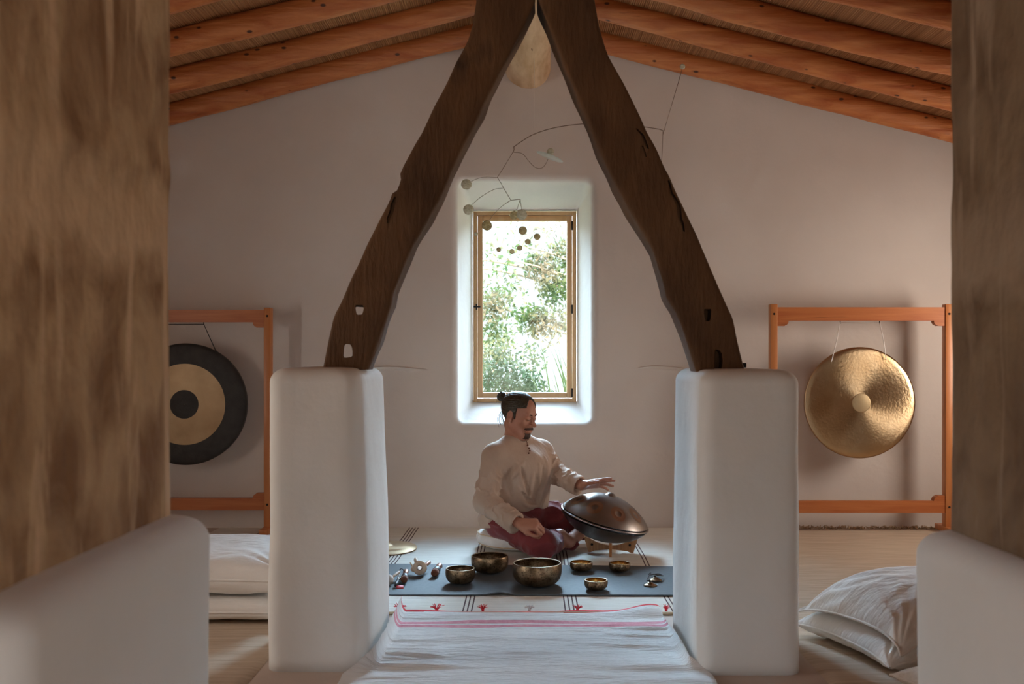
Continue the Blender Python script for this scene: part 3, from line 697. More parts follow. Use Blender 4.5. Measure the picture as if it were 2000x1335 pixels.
t = thing('pink_striped_rug', (0, 3.3, 0), 'rumpled white rug with pink stripes and red tassels, between the two white pillars', 'rug')
mk('woven_cloth', pg, [M['rug_white'], M['rug_pink'], M['rug_red']], t, True, idx=pi_)
for px, py, red, sz in ((779, 1183, 1, 1.), (853, 1196, 1, 1.1), (943, 1199, 1, .8), (1034, 1200, 0, .8), (1128, 1199, 1, .8), (1273, 1194, 0, .9), (1301, 1206, 1, .7)):
    b = W(px, py+6, 4.27); b[2] = max(b[2], .012); th = []
    for i in range(16):
        a = random.uniform(.15, PI-.15); l = .029*sz*random.uniform(.7, 1.15)
        e = b+np.array((math.cos(a)*l, random.uniform(-.005, .02), abs(math.sin(a))*l*.75+.004)); mdl = (b+e)/2+np.array((random.uniform(-.004, .004), 0, .006))
        th.append(tube([b, mdl, e], [.0022, .0018, .0009], 4))
    th.append(ball(b, (.007, .007, .006), 8, 6))
    mk('tassel', join(*th), M['rug_red'] if red else M['rug_white'], t, True, label='frayed red tassel' if red else 'frayed white tassel')

# yoga mat
def yoga():
    X0, X1, nx = -.93, .90, 120; YF, YB = 4.545, 5.185
    xs = np.linspace(X0, X1, nx); ys = np.linspace(0, 1, 40); P = np.zeros((40, nx, 3))
    for j, v in enumerate(ys):
        P[j, :, 0] = xs; P[j, :, 1] = YF+.012*(xs)*0-.015*(xs-X0)*(1-v)*.8+(YB-YF)*v-.045*(xs)*v*1.0
        P[j, :, 2] = .0145+.012*np.exp(-((xs+.115)/.05)**2)*np.exp(-v/.06)+.002*vnoise(np.stack([xs*3, 0*xs+v, 0*xs], 1), 1.)
    Q = P.copy(); Q[..., 2] -= .0055
    a = grid(P); b = grid(Q); n = nx*40
    f = [q[::-1] for q in a[1]]+[[i+n for i in q] for q in b[1]]
    i = np.arange(n).reshape(40, nx); loop = list(i[0])+list(i[1:, -1])+list(i[-1, ::-1][1:])+list(i[::-1, 0][1:-1])
    f += [[loop[k], loop[(k+1) % len(loop)], loop[(k+1) % len(loop)]+n, loop[k]+n] for k in range(len(loop))]
    f = [[int(c) for c in q] for q in f]
    return np.concatenate([a[0], b[0]]), f
tag(mk('yoga_mat', yoga(), M['mat'], None, True, loc=(0, 4.86, 0), auto=50), 'slate grey yoga mat laid across the carpet under the singing bowls', 'mat')
ZM = .0165

# ------------------------------------------------------------------ singing bowls
def bowl(px, pyb, wpx, h, label, gold, wide=.0):
    d = 2138.4*(1-ZM/1.1)/(pyb-CY); c = W(px, pyb, d); R = wpx/2*d/F_PX; th = .0035+.012*R
    rb = R*.52
    out = [(1e-4, .0), (rb*.6, .0005), (rb, .003)]
    for t in np.linspace(.1, 1, 12): 
        a = t*PI/2; out.append((rb+(R*1.0-rb)*math.sin(a)**.9, .003+h*.62*(1-math.cos(a))))
    out += [(R*1.005, h*.78), (R*.985, h*.93), (R*.975, h*.985)]
    rim = [(R*.972-th*.15, h), (R*.975-th*.9, h)]
    inn = [(r-th if i > 2 else max(r-th*.6, 1e-4), z+(th if z < h*.5 else th*.4)) for i, (r, z) in enumerate(out)][::-1]
    inn[0] = (R*.97-th, h*.97)
    t_ = thing('singing_bowl', (c[0], d, ZM), label, 'singing bowl', 'singing bowls on the yoga mat')
    seg = 64
    mk('bowl_wall', move(lathe(out+[rim[0]], seg), (c[0], d, ZM)), M['bowl'], t_)
    mk('bowl_rim', move(lathe([out[-1], rim[0], rim[1], inn[0]], seg), (c[0], d, ZM)), M['bowl_rim'], t_, label='paler metal rim')
    mk('bowl_inside', move(lathe([rim[1]]+inn, seg), (c[0], d, ZM)), M['bowl_gold'] if gold else M['bowl'], t_, label='gilded inside' if gold else None)
bowl(1049, 1141, 96, .105, 'largest singing bowl, dark bronze with a bright rim, in the middle of the mat', 0)
bowl(956.5, 1116, 73, .083, 'second largest dark bronze singing bowl, at the back edge of the mat before the cushion', 0)
bowl(899, 1138, 58, .072, 'mid-sized dark bronze singing bowl, leftmost of the bowls', 0)
bowl(1135, 1114, 45, .046, 'small gilded singing bowl at the back edge of the mat, right of the largest bowl', 1)
bowl(1210, 1115, 42, .043, 'small gilded singing bowl in front of the handpan stand, nearest the right pillar', 1)
bowl(1164, 1151, 46, .047, 'small gilded singing bowl at the front edge of the mat', 1)

# ------------------------------------------------------------------ little instruments on the mat
def rod(a, b, prof, seg=20):
    """turned piece from a to b; prof: (fraction, radius)"""
    a, b = np.array(a, float), np.array(b, float); L = np.linalg.norm(b-a)
    return xf(lathe([(r, f*L) for f, r in prof], seg, True, True), frame(b-a, o=a))
def mallet(head, tail, label, s=1.):
    a, b = np.array(head), np.array(tail)
    t = thing('mallet', (a[0], a[1], ZM), label, 'mallet')
    L = np.linalg.norm(b-a); u = (b-a)/L
    mk('head', rod(a, a+u*.035*s, [(0, .010*s), (.12, .0155*s), (.3, .0175*s), (1, .0175*s)]), M['suede'], t, label='brown suede head')
    mk('grip', rod(a+u*.035*s, a+u*.085*s, [(0, .018*s), (.1, .0185*s), (.9, .0165*s), (1, .0155*s)]), M['rubber'], t, label='black wrapped grip')
    mk('handle', rod(a+u*.085*s, b, [(0, .0115*s), (.6, .0125*s), (.85, .0150*s), (1, .011*s)]), M['copper'], t, label='coppery handle end')
    return t
mallet(W(848, 1113, 4.87)*[1, 1, 0]+[0, 0, ZM+.020], W(859, 1094, 5.03)*[1, 1, 0]+[0, 0, ZM+.026], 'brown and black mallet with a coppery end, just left of the leftmost bowl', 1.05)
mallet(W(789, 1137, 4.73)*[1, 1, 0]+[0, 0, ZM+.019], W(793, 1117, 4.90)*[1, 1, 0]+[0, 0, ZM+.026], 'dark brown mallet with a coppery end lying in the clutter beside the left pillar', .95)
# round wooden rattle
c = W(820, 1112, 4.93); c[2] = ZM+.036
t = thing('wooden_rattle', (c[0], c[1], ZM), 'round pale wooden rattle with a grey metal hub, facing the camera on the mat', 'rattle')
face = frame((.05, -1, .22), o=c)
mk('drum', xf(lathe([(1e-3, -.03), (.026, -.028), (.034, -.018), (.0355, 0), (.034, .010), (.029, .0145), (.014, .016)], 40), face), M['pale_wood'], t)
mk('hub', xf(lathe([(.0135, .014), (.0135, .0175), (.010, .020), (.005, .0185), (1e-3, .019)], 24), face), M['steel'], t, label='grey metal hub')
mk('lug', join(ball(c+np.array((-.031, -.004, -.006)), (.014, .012, .014), 14, 10)), M['pale_wood'], t)
mk('peg', rod(c+np.array((-.014, .02, .01)), c+np.array((-.034, .11, .022)), [(0, .010), (.8, .011), (1, .008)], 14), M['pale_wood'], t)
mk('peg', rod(c+np.array((.018, .02, .0)), c+np.array((.036, .10, .006)), [(0, .006), (.5, .006), (.6, .010), (1, .011)], 14), M['copper'], t, label='coppery peg')
mk('beater', rod(c+np.array((-.03, -.004, -.002)), c+np.array((-.055, .07, .012)), [(0, .0035), (.9, .0045), (1, .003)], 10), M['pale_wood'], t)
# tuning forks and felt mallet beside the pillar
a = W(772, 1141, 4.66); a[2] = ZM+.010; b = W(784, 1119, 4.86); b[2] = ZM+.020
t = thing('tuning_fork', (a[0], a[1], ZM), 'black and steel tuning fork lying against the left pillar on the mat', 'tuning fork')
mk('stem', rod(a, a+(b-a)*.45, [(0, .005), (.3, .007), (1, .006)], 12), M['rubber'], t)
mk('collar', rod(a+(b-a)*.45, a+(b-a)*.56, [(0, .008), (1, .008)], 14), M['steel'], t, label='steel collar')
for s in (-1, 1):
    o_ = np.array((s*.0075, 0, 0)); mk('tine', tube([a+(b-a)*.56, a+(b-a)*.66+o_, b+o_], .0040, 8), M['steel'], t)
lp = [b+np.array((-.02, 0, .0))]+[b+np.array((-.02+.045*k/8, .01*math.sin(k*.8), .026*math.sin(PI*k/8))) for k in range(1, 9)]
mk('cord_loop', tube(smoothpts(lp), .0026, 6), M['black_cord'], t, label='black cord loop')
a = W(781, 1148, 4.66); a[2] = ZM+.003
mk('tag', xf(box(-.017, .017, -.011, .011, -.0008, .0008), Matrix.Translation(Vector(a))@Matrix.Rotation(.15, 4, 'Z')@Matrix.Rotation(.45, 4, 'X')@Matrix.Identity(4)) if True else None, M['tag_red'], t, label='red printed fabric tag')
a = W(760, 1131, 4.72); a[2] = ZM+.024; b = W(781, 1112, 4.85); b[2] = ZM+.035
t = thing('felt_mallet', (a[0], a[1], ZM), 'white felt mallet with a pale wooden handle, half hidden by the left pillar', 'mallet')
mk('head', ball(a, (.022, .022, .024), 20, 14), M['felt'], t); mk('handle', rod(a, b, [(0, .006), (.9, .007), (1, .004)], 12), M['pale_wood'], t)
# tingsha
t = thing('tingsha_cymbals', (*W(1272, 1150, 4.72)[:2], ZM), 'two small bronze hand cymbals on a black cord, right end of the mat', 'hand cymbals')
tp = [(.006, .0150), (.011, .0140), (.015, .009), (.022, .006), (.030, .003), (.0325, .0), (.031, .0), (.022, .003), (1e-3, .010)]
c1 = W(1270, 1157, 4.70); c1[2] = ZM+.002; c2 = W(1280, 1143, 4.80); c2[2] = ZM+.004
for c_ in (c1, c2):
    mk('cymbal', move(lathe([(1e-3, .0155)]+tp, 32), c_), M['bowl'], t)
    mk('knot', ball(c_+np.array((-.002, 0, .0185)), .005, 10, 8), M['black_cord'], t)
lp = [c1+np.array((0, 0, .026)), c1+np.array((-.012, .03, .018)), c2+np.array((-.02, .02, .03)), W(1268, 1134, 4.84)*[1, 1, 0]+[0, 0, ZM+.02], W(1285, 1131, 4.9)*[1, 1, 0]+[0, 0, ZM+.012], W(1295, 1136, 4.87)*[1, 1, 0]+[0, 0, ZM+.01], c2+np.array((.018, .01, .02)), c2+np.array((0, 0, .027))]
mk('cord', tube(smoothpts(lp), .0028, 7), M['black_cord'], t, label='black leather cord')
# flat gong plate on the carpet
c = W(752, 1074, 5.62); c[2] = .02
t = thing('flat_cymbal', (c[0], c[1], .012), 'flat dull bronze cymbal on the carpet, half hidden by the left pillar', 'cymbal')
mk('plate', xf(lathe([(1e-3, .030), (.03, .029), (.042, .020), (.05, .016), (.10, .017), (.178, .004), (.181, .0), (.178, .001), (.1, .012), (.04, .012), (1e-3, .02)], 64), Matrix.Translation(Vector((c[0], c[1], .016)))@Matrix.Rotation(.04, 4, 'X')), M['gong_tan'], t)

# ------------------------------------------------------------------ handpan and its stand
t = thing('handpan_stand', (.475, 5.5, .008), 'crossed bamboo stand holding up the handpan', 'stand')
def board(axis):
    """one interlocking board: straight foot, splayed ends, hollow top"""
    p = []
    L = .150 if axis == 'x' else .150
    p += [(-L*.83, 0.), (-L*.75, .0), (-L*.6, .010), (0, .018), (L*.6, .010), (L*.75, 0), (L*.83, 0), (L, .088), (L*.82, .080)]
    p += [(x, .040+.040*(x/(L*.82))**2) for x in np.linspace(L*.74, -L*.74, 15)] + [(-L*.82, .080), (-L, .088)]
    p = np.array(p); th = .0065
    V = np.concatenate([np.stack([p[:, 0], np.full(len(p), s*th), p[:, 1]], 1) for s in (-1, 1)])
    n = len(p); f = [list(range(n)), list(range(n, 2*n))[::-1]]+[[(i+1) % n, i, n+i, n+(i+1) % n] for i in range(n)]
    return V, f
SB = np.array((.478, 5.53, .010))
rotz = Matrix.Rotation(-.12, 4, 'Z')
mk('board', move(xf(board('x'), rotz), SB), M['bamboo'], t, smooth=False)
mk('board', move(xf(board('y'), Matrix.Rotation(PI/2-.10, 4, 'Z')), SB+np.array((0, 0, .0))), M['bamboo'], t, smooth=False)
for s in (-1, 1):
    q = np.array(rotz@Vector((s*.105, -.0075, .044)))+SB
    mk('bolt', xf(lathe([(.007, 0), (.007, .003), (1e-3, .004)], 14), frame((0, -1, 0), o=q)), M['iron'], t, label='dark round bolt')
# handpan
HC = W(1181, 1011, 5.47); HR_ = .247
ax_ = Vector((math.sin(math.radians(15)), -math.sin(math.radians(4.5)), 1.)).normalized()
HM = frame(ax_, (1, 0, 0), HC)
t = thing('handpan', (HC[0], HC[1], HC[2]-.13), 'dark bronze handpan drum tilted on the bamboo stand beside the man', 'handpan')
fields = []
for k in range(8):
    a = 2*PI*k/8+.25; fields.append((.168*math.cos(a), .168*math.sin(a), .060-.0025*k*.5))
def pan_h(x, y, H=.131):
    r = np.sqrt(x*x+y*y)/HR_; h = H*np.maximum(1-np.clip(r, 0, 1)**2.05, 0)**.80*.93+.01*(1-r)
    for fx_, fy_, fr_ in fields:
        d = np.sqrt((x-fx_)**2+(y-fy_)**2); h = h-.0030*np.exp(-((d-fr_*.55)/(fr_*.30))**2)*1.0-.0075*np.exp(-(d/.0165)**4)
    return h
def polar(rs, seg, hf, sgn=1):
    a = np.linspace(0, 2*PI, seg, endpoint=False); rings = []
    for r in rs:
        x, y = r*np.cos(a), r*np.sin(a); rings.append(np.stack([x, y, hf(x, y)], 1))
    g = loft(rings, False, False); return g if sgn > 0 else (g[0], [f[::-1] for f in g[1]])
rs = np.linspace(1e-3, HR_-.006, 90)
mk('upper_shell', xf(polar(rs, 160, pan_h), HM), M['pan'], t)
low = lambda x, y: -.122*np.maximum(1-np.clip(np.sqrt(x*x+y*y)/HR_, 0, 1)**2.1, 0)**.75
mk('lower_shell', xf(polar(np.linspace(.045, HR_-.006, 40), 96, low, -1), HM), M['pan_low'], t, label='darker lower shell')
a = np.linspace(0, 2*PI, 97)
mk('rim', xf(lathe([(HR_-.010, .0055), (HR_-.002, .0045), (HR_+.0015, .002), (HR_+.0015, -.002), (HR_-.002, -.0045), (HR_-.010, -.0055)], 128), HM), M['pan_rim'], t, label='bright steel rim')
for fx_, fy_, fr_ in fields:
    aa = np.linspace(0, 2*PI, 48, endpoint=False); rings = []
    for r in np.linspace(.0165, fr_*.80, 12):
        x, y = fx_+r*np.cos(aa), fy_+r*np.sin(aa); rings.append(np.stack([x, y, pan_h(x, y)+.0007], 1))
    mk('tone_field', xf(loft(rings, False, False), HM), M['pan_field'], t, label='brownish ring around a dimple')
zt = float(pan_h(np.array(0.), np.array(0.)))
mk('ding', xf(lathe([(.062, zt-.014), (.055, zt-.0095), (.030, zt-.003), (.024, zt+.004), (.017, zt+.0105), (.008, zt+.0135), (1e-3, zt+.014)], 40), HM), M['pan'], t, label='raised centre dome')

# ------------------------------------------------------------------ gongs on their wooden stands
def prism_xz(p, y0, y1):
    p = np.array(p, float); n = len(p)
    V = np.concatenate([np.stack([p[:, 0], np.full(n, y), p[:, 1]], 1) for y in (y0, y1)])
    return V, [list(range(n)), list(range(n, 2*n))[::-1]]+[[(i+1) % n, i, n+i, n+(i+1) % n] for i in range(n)]
def gong_stand(xa, xb, ztop, rail_t, rail_b, d, label):
    pw = .043; t = thing('gong_stand', ((xa+xb)/2, d, 0), label, 'gong stand', 'wooden gong stands by the back wall')
    for x in (xa, xb-pw):
        p = mk('post', box(x, x+pw, d-.03, d+.03, .035, ztop, .003), M['gong_wood_v'], t, auto=40)
        for zz in ((rail_t[0]+rail_t[1])/2, (rail_b[0]+rail_b[1])/2):
            mk('screw_head', xf(lathe([(.007, 0), (.007, .002), (1e-3, .002)], 12), frame((0, -1, 0), o=(x+pw/2, d-.0305, zz))), M['iron'], p)
        mk('foot', box(x-.005, x+pw+.005, d-.13 if d > 6.1 else d-.18, min(d+.13, 6.36), .011, .045, .004), M['gong_wood_v'], t, auto=40)
    def rail(z0, z1, down):
        a, b = xa+pw, xb-pw; e = .048; s = -1 if down else 1; zi, zo = (z0, z1) if down else (z1, z0); st = .033
        p = [(a, zo), (b, zo), (b, zi+s*st), (b-e, zi+s*st)] 
        p += [(b-e-.022*math.sin(q), zi+s*(st-.004)-s*.0+s*(-(st-.004))*(1-math.cos(q))) for q in np.linspace(.0, PI/2, 6)]
        p += [(a+e+.022*math.sin(q), zi+s*(st-.004)*math.cos(q)) for q in np.linspace(PI/2, 0, 6)]
        p += [(a+e, zi+s*st), (a, zi+s*st)]
        if not down: p = p[::-1]
        return prism_xz(p, d-.022, d+.022)
    mk('top_rail', rail(rail_t[0], rail_t[1], True), M['gong_wood'], t, smooth=False)
    mk('bottom_rail', rail(rail_b[0], rail_b[1], False), M['gong_wood'], t, smooth=False)
DG = 6.17
zz = lambda py: float(W(0, py, DG)[2]); xx = lambda px: float(W(px, 0, DG)[0])
gong_stand(xx(1503), xx(1857), zz(594), (zz(626), zz(600)), (zz(1000), zz(977)), DG, 'orange pine stand with two posts and rails, holding the all-bronze gong on the right')
gong_stand(xx(192), xx(531), zz(601), (zz(629), zz(605)), (zz(995), zz(972)), DG, 'orange pine stand with two posts and rails, holding the black-rimmed gong on the left')
# right gong
gc = W(1680, 786, DG); R = 109*DG/F_PX
GM = frame((0, -1, 0), (1, 0, 0), gc)
t = thing('gong', (gc[0], DG, gc[2]-R), 'all-bronze hammered gong hanging on white cords in the right stand', 'gong')
prof = [(.0545, .020), (.09, .0185), (.16, .0150), (.24, .0100), (R-.035, .004), (R-.012, 0.), (R-.003, -.004), (R, -.010), (R-.006, -.012), (R-.02, -.006), (.2, .004), (1e-3, .012)]
mk('disc', xf(lathe(prof, 128), GM), M['gong'], t)
mk('boss', xf(lathe([(.0585, .0195), (.058, .0225), (.055, .0235), (1e-3, .0238)], 48), GM), M['gong_boss'], t, label='flat pale centre boss')
for hx, hy, gx, gy in ((1641, 628, 1624, 706), (1718, 628, 1731, 702)):
    a, b = W(hx, hy, DG-.0), W(gx, gy, DG-.018)
    mk('cord', tube([a, a*.5+b*.5+np.array((.002, -.006, 0)), b, b+np.array((.002, .016, .004))], .0028, 6), M['white_cord'], t, label='white hanging cord')
a, b = W(1641, 630, DG), W(1718, 630, DG)
mk('cord', tube([a, (a+b)/2+np.array((0, 0, -.002)), b], .0012, 5), M['wire'], t)
for p in (a, b): mk('hook', tube([p+np.array((0, 0, .012)), p, p+np.array((.002, 0, -.006))], .003, 6), M['iron'], t)
# left gong
gc = W(362, 789, DG); R = 119*DG/F_PX; GM = frame((0, -1, 0), (1, 0, 0), gc)
t = thing('gong', (gc[0], DG, gc[2]-R), 'gong with black rim and black centre, half hidden by the left pier', 'gong')
r1, r2 = 79*DG/F_PX, 28*DG/F_PX
mk('outer_rim', xf(lathe([(r1, .012), (r1+.05, .011), (R-.02, .008), (R-.006, .003), (R, -.006), (R-.002, -.045), (R-.012, -.045), (R-.016, -.004), (r1, .006)], 128), GM), M['gong_black'], t, label='matt black outer rim')
mk('bronze_ring', xf(lathe([(r2, .021), (r1*.6, .017), (r1, .012)], 128), GM), M['gong_tan'], t, label='scraped bronze ring')
mk('boss', xf(lathe([(r2, .021), (r2-.004, .0225), (1e-3, .0235)], 64), GM), M['gong_black'], t, label='matt black centre boss')
a, b, e = W(398, 633, DG), W(421, 684, DG-.012), W(326, 633, DG); b2 = W(303, 684, DG-.012)
mk('cord', tube([b+np.array((0, .014, 0)), b, a, e, b2, b2+np.array((0, .014, 0))], .003, 6), M['black_cord'], t, label='black hanging cord')
for p in (a, e): mk('hook', tube([p+np.array((0, 0, .018)), p+np.array((0, 0, .004)), p+np.array((.002, 0, -.004))], .003, 6), M['iron'], t)

# ------------------------------------------------------------------ pillows
def pillow(hx, hy, T, c, rz, seed, zfun=None, n=90, wr=.010, pin=.07, tilt=(0, 0), pw=.5, droop=0.):
    u = np.sin(np.linspace(-PI/2, PI/2, n)); U, V_ = np.meshgrid(u, u)
    x = hx*U*(1-pin*(1-V_**2)*np.abs(U)**3); y = hy*V_*(1-pin*(1-U**2)*np.abs(V_)**3)
    th = T*(np.maximum(1-U**4, 0)*np.maximum(1-V_**4, 0))**pw
    # pulls running in from the corners and edges
    cr = np.zeros_like(U)
    for su in (-1, 1):
        for sv in (-1, 1):
            dx, dy = U-su, V_-sv; rr = np.hypot(dx, dy); an = np.arctan2(dy*sv, dx*su)
            cr += np.exp(-rr*1.7)*np.sin(an*17+3*vnoise(np.stack([rr*3, an*3, 0*rr+seed], -1), 1.))*np.minimum(1, rr*4)
    cr = cr*wr*.8+wr*.42*fbm(np.stack([x, y*2, 0*x], -1), 8., seed)*np.minimum(1, th/(T*.4))
    R = Matrix.Rotation(rz, 3, 'Z'); Rn = np.array(R)
    out = []
    for s in (1, -1):
        z = s*(th*(1.05 if s > 0 else .95)+cr*np.clip(th/(T*.3), 0, 1))
        P = np.stack([x, y, z+tilt[0]*x+tilt[1]*y-droop*(np.abs(U)**3+np.abs(V_)**3)*.5], -1)@Rn.T+np.array(c)
        if zfun is not None: P[..., 2] = np.maximum(P[..., 2], zfun(P[..., 0], P[..., 1]))
        g = grid(P); out.append(g if s < 0 else (g[0], [f[::-1] for f in g[1]]))
    sm = []
    e = np.stack([x, y, tilt[0]*x+tilt[1]*y-droop*(np.abs(U)**3+np.abs(V_)**3)*.5], -1)@Rn.T+np.array(c)
    loop = np.concatenate([e[0, :-1], e[:-1, -1], e[-1, :0:-1], e[:0:-1, 0]]); loop = np.vstack([loop, loop[:1]])
    if zfun is not None: loop[:, 2] = np.maximum(loop[:, 2], zfun(loop[:, 0], loop[:, 1])+.004)
    return join(*out), tube(loop[::3] if len(loop) % 3 == 1 else np.vstack([loop[::3], loop[-1:]]), .0045, 6, False)
def pillow_top(hx, hy, T, c, rz, pw=.5, lift=.004, **k_):
    def fn(x, y):
        dx, dy = x-c[0], y-c[1]; u = (dx*math.cos(rz)+dy*math.sin(rz))/hx; v = (-dx*math.sin(rz)+dy*math.cos(rz))/hy
        return np.where((abs(u) < 1) & (abs(v) < 1), c[2]+lift+1.06*T*(np.maximum(1-u**4, 0)*np.maximum(1-v**4, 0))**pw, .03)
    return fn
def put_pillow(name, label, cat, mt, group=None, **kw):
    g, seam = pillow(**kw); c = kw['c']
    t = thing(name, (c[0], c[1], max(0, c[2]-kw['T'])), label, cat, group)
    mk('cover', g, mt, t); mk('seam', seam, mt, t)
    return t
ang = math.radians(-70)+PI/2
fl = lambda x, y: 0*x+.012
P1 = dict(hx=.40, hy=.29, T=.070, c=(1.525, 3.76, .078), rz=ang-.04)
put_pillow('pillow', 'lower of two white linen pillows stacked beside the right pillar', 'pillow', M['linen'], seed=3., zfun=fl, wr=.009, droop=.03, **P1)
put_pillow('pillow', 'upper of two white linen pillows beside the right pillar, plump and creased', 'pillow', M['linen'], hx=.40, hy=.28, T=.098, c=(1.545, 3.775, .182), rz=ang+.02, seed=8., zfun=pillow_top(lift=.010, **P1), wr=.012, tilt=(.03, .0), droop=.085)
put_pillow('cushion', 'low cream knitted cushion peeping in at the lower right beside the near pier', 'cushion', M['cream_knit'], hx=.25, hy=.22, T=.046, c=(1.50, 3.12, .058), rz=.3, seed=5., zfun=fl, wr=.004)
P2 = dict(hx=.36, hy=.36, T=.050, c=(-1.29, 4.37, .060), rz=.03, pw=.3)
put_pillow('cushion', 'lower of two white cushions stacked behind the left pier', 'cushion', M['linen'], seed=12., zfun=lambda x, y: .011+0*x, wr=.006, **P2)
put_pillow('cushion', 'upper plump white cushion of the pile left of the left pillar', 'cushion', M['linen'], hx=.36, hy=.36, T=.082, c=(-1.30, 4.38, .190), rz=-.02, seed=15., zfun=pillow_top(lift=.010, **P2), wr=.011, pw=.34)
# meditation cushion under the man
ZC = (-.055, 5.70)
t = thing('meditation_cushion', (ZC[0], ZC[1], .008), 'round white meditation cushion the man sits on', 'cushion')
a = np.linspace(0, 2*PI, 120, endpoint=False); rings = []
for r, z in [(.0005, .008), (.12, .008), (.165, .012), (.195, .025), (.212, .048), (.214, .066), (.205, .088), (.185, .102), (.15, .109), (.08, .108), (.0005, .105)]:
    rr = r*(1+.012*np.cos(a*30)*(r > .15)); rings.append(np.stack([ZC[0]+rr*np.cos(a)*1.03, ZC[1]+rr*np.sin(a), np.full(120, z+.008)], 1))
mk('cover', loft(rings), M['linen'], t)
a = np.linspace(0, 2*PI, 73)
for r, z in ((.206, .096), (.200, .038)):
    mk('piping', tube(np.stack([ZC[0]+r*1.035*np.cos(a), ZC[1]+r*np.sin(a), np.full(73, z)], 1), .0035, 6, False), M['carpet_hem'], t, label='tan piping cord')

# ------------------------------------------------------------------ hanging mobile
DMo = 5.75
m3 = lambda px, py, dd=0.: W(px, py, DMo+dd)
top_pt = np.array((m3(1043, 0)[0], DMo, 2.817))
t = thing('hanging_mobile', top_pt, 'wire mobile with pearly shell discs hanging from the ridge log before the window', 'mobile')
def wire(pts, r=.0019, m='wire', smooth=True):
    p = [m3(*q) for q in pts]; p = smoothpts(p) if smooth and len(p) > 2 else np.array(p)
    return mk('wire' if m == 'wire' else 'thread', tube(p, r, 6), M[m], t)
mk('hanging_thread', tube([top_pt+np.array((0, 0, .0)), m3(1043, 262)], .0013, 6), M['thread'], t, label='pale hanging thread')
wire([(1003, 288), (1010, 282), (1043, 262), (1090, 248), (1155, 241), (1220, 243), (1280, 251), (1295, 255)], .0027, 'wire')
wire([(1003, 286), (1004, 292), (1002, 297)], .0028)
wire([(1295, 252), (1295, 262), (1333, 133)][1:], .0018, smooth=False); wire([(1295, 254), (1293, 300), (1289, 352)], .0018)
wire([(1002, 297), (988, 320), (971, 347)], .0021)
wire([(1002, 297), (1020, 300), (1034, 316), (1046, 327), (1058, 328), (1067, 318), (1073, 303)], .0018)
wire([(971, 347), (950, 346), (935, 348), (919, 355)], .0015)
wire([(971, 346), (977, 355), (983, 366)]); wire([(983, 367), (965, 370), (940, 384), (921, 400)], .0015)
wire([(983, 366), (990, 378), (998, 391)]); wire([(998, 391), (985, 399), (968, 414), (954, 432)], .0015); wire([(998, 391), (1016, 389)], .0018)
wire([(1016, 389), (1010, 408)], .0016); wire([(1016, 389), (1019, 410)], .0016); wire([(1010, 408), (1004, 413)], .0016)
for px, py in ((1021, 443), (1049, 457), (1031, 468), (1015, 480), (1000, 487), (974, 483)): wire([(1010, 432, -.01), (px, py, -.01)], .0006, 'thread')
wire([(943, 446), (932, 455)], .0006, 'thread')
def disc(px, py, rpx, m, dd=0., tilt=(.0, 0)):
    c = m3(px, py, dd); r = rpx*DMo/F_PX
    n = Vector((tilt[0], -1, tilt[1]))
    g = lathe([(1e-4, -.30*r), (.5*r, -.26*r), (.85*r, -.13*r), (r, 0), (.85*r, .13*r), (.5*r, .26*r), (1e-4, .30*r)], 28)
    mk('shell_disc', xf(g, frame(n, (1, 0, 0), c)), M[m], t)
for px, py, r, m, dd, ti in ((911, 360, 10.6, 'shell', 0, (.1, .1)), (915, 409, 10.3, 'shell', 0, (-.1, .1)), (951, 440, 10.2, 'shell_gold', 0, (.2, .1)), (1004, 420, 8.6, 'shell_gold', .02, (-.2, .1)), (1019, 419, 10.4, 'shell', -.02, (.15, .1)),
                             (1021, 450, 8.4, 'shell_gold', 0, (0, 0)), (1049, 462, 6.6, 'shell_gold', 0, (.1, 0)), (1031, 472, 5.8, 'shell_gold', 0, (.1, .2)), (1015, 484, 5.4, 'shell_gold', 0, (0, 0)), (1000, 491, 5.2, 'shell_gold', 0, (.1, 0)), (974, 487, 4.7, 'shell_gold', 0, (0, .1)),
                             (930, 457, 3.8, 'shell', 0, (0, 0)), (1333, 130, 5.5, 'shell', 0, (0, 0))):
    disc(px, py, r, m, dd, ti)
c = m3(1074, 306); r = 28*DMo/F_PX
g = lathe([(1e-3, .012), (.3*r, .011), (.75*r, .006), (.97*r, .002), (r, 0), (.97*r, -.003), (.6*r, .002), (1e-3, .006)], 48)
mk('glass_plate', xf(g, frame((.36, -.33, .87), (1, 0, 0), c)), M['plate_glass'], t, label='clear saucer-shaped glass plate')
mk('pearl', ball(m3(1075, 296, .05), (.021, .012, .021), 18, 12), M['shell'], t, label='round pearly disc behind the plate')

# ================================================================== THE MAN
S_ = np.array((.795, .607, 0)); FW = np.array((.607, -.795, 0)); UP = np.array((0, 0, 1.))
RS, LS = W(966, 889, 5.47), W(1057, 880, 5.70)
RE, RW = W(947, 980, 5.38), W(1013, 1022, 5.235)
LE, LW = W(1088, 925, 5.63), W(1135, 948, 5.47)
HIP = np.array((-.055, 5.62, .205)); CH = W(1017, 912, 5.57); WA = W(1010, 960, 5.59)
RH, LH = HIP-S_*.09+np.array((0, -.03, -.02)), HIP+S_*.09+np.array((0, 0, -.01))
RK = np.array((.082, 5.315, .100)); RA = np.array((.185, 5.62, .058))
LK = np.array((.395, 5.83, .130)); LA = np.array((.245, 5.535, .070))
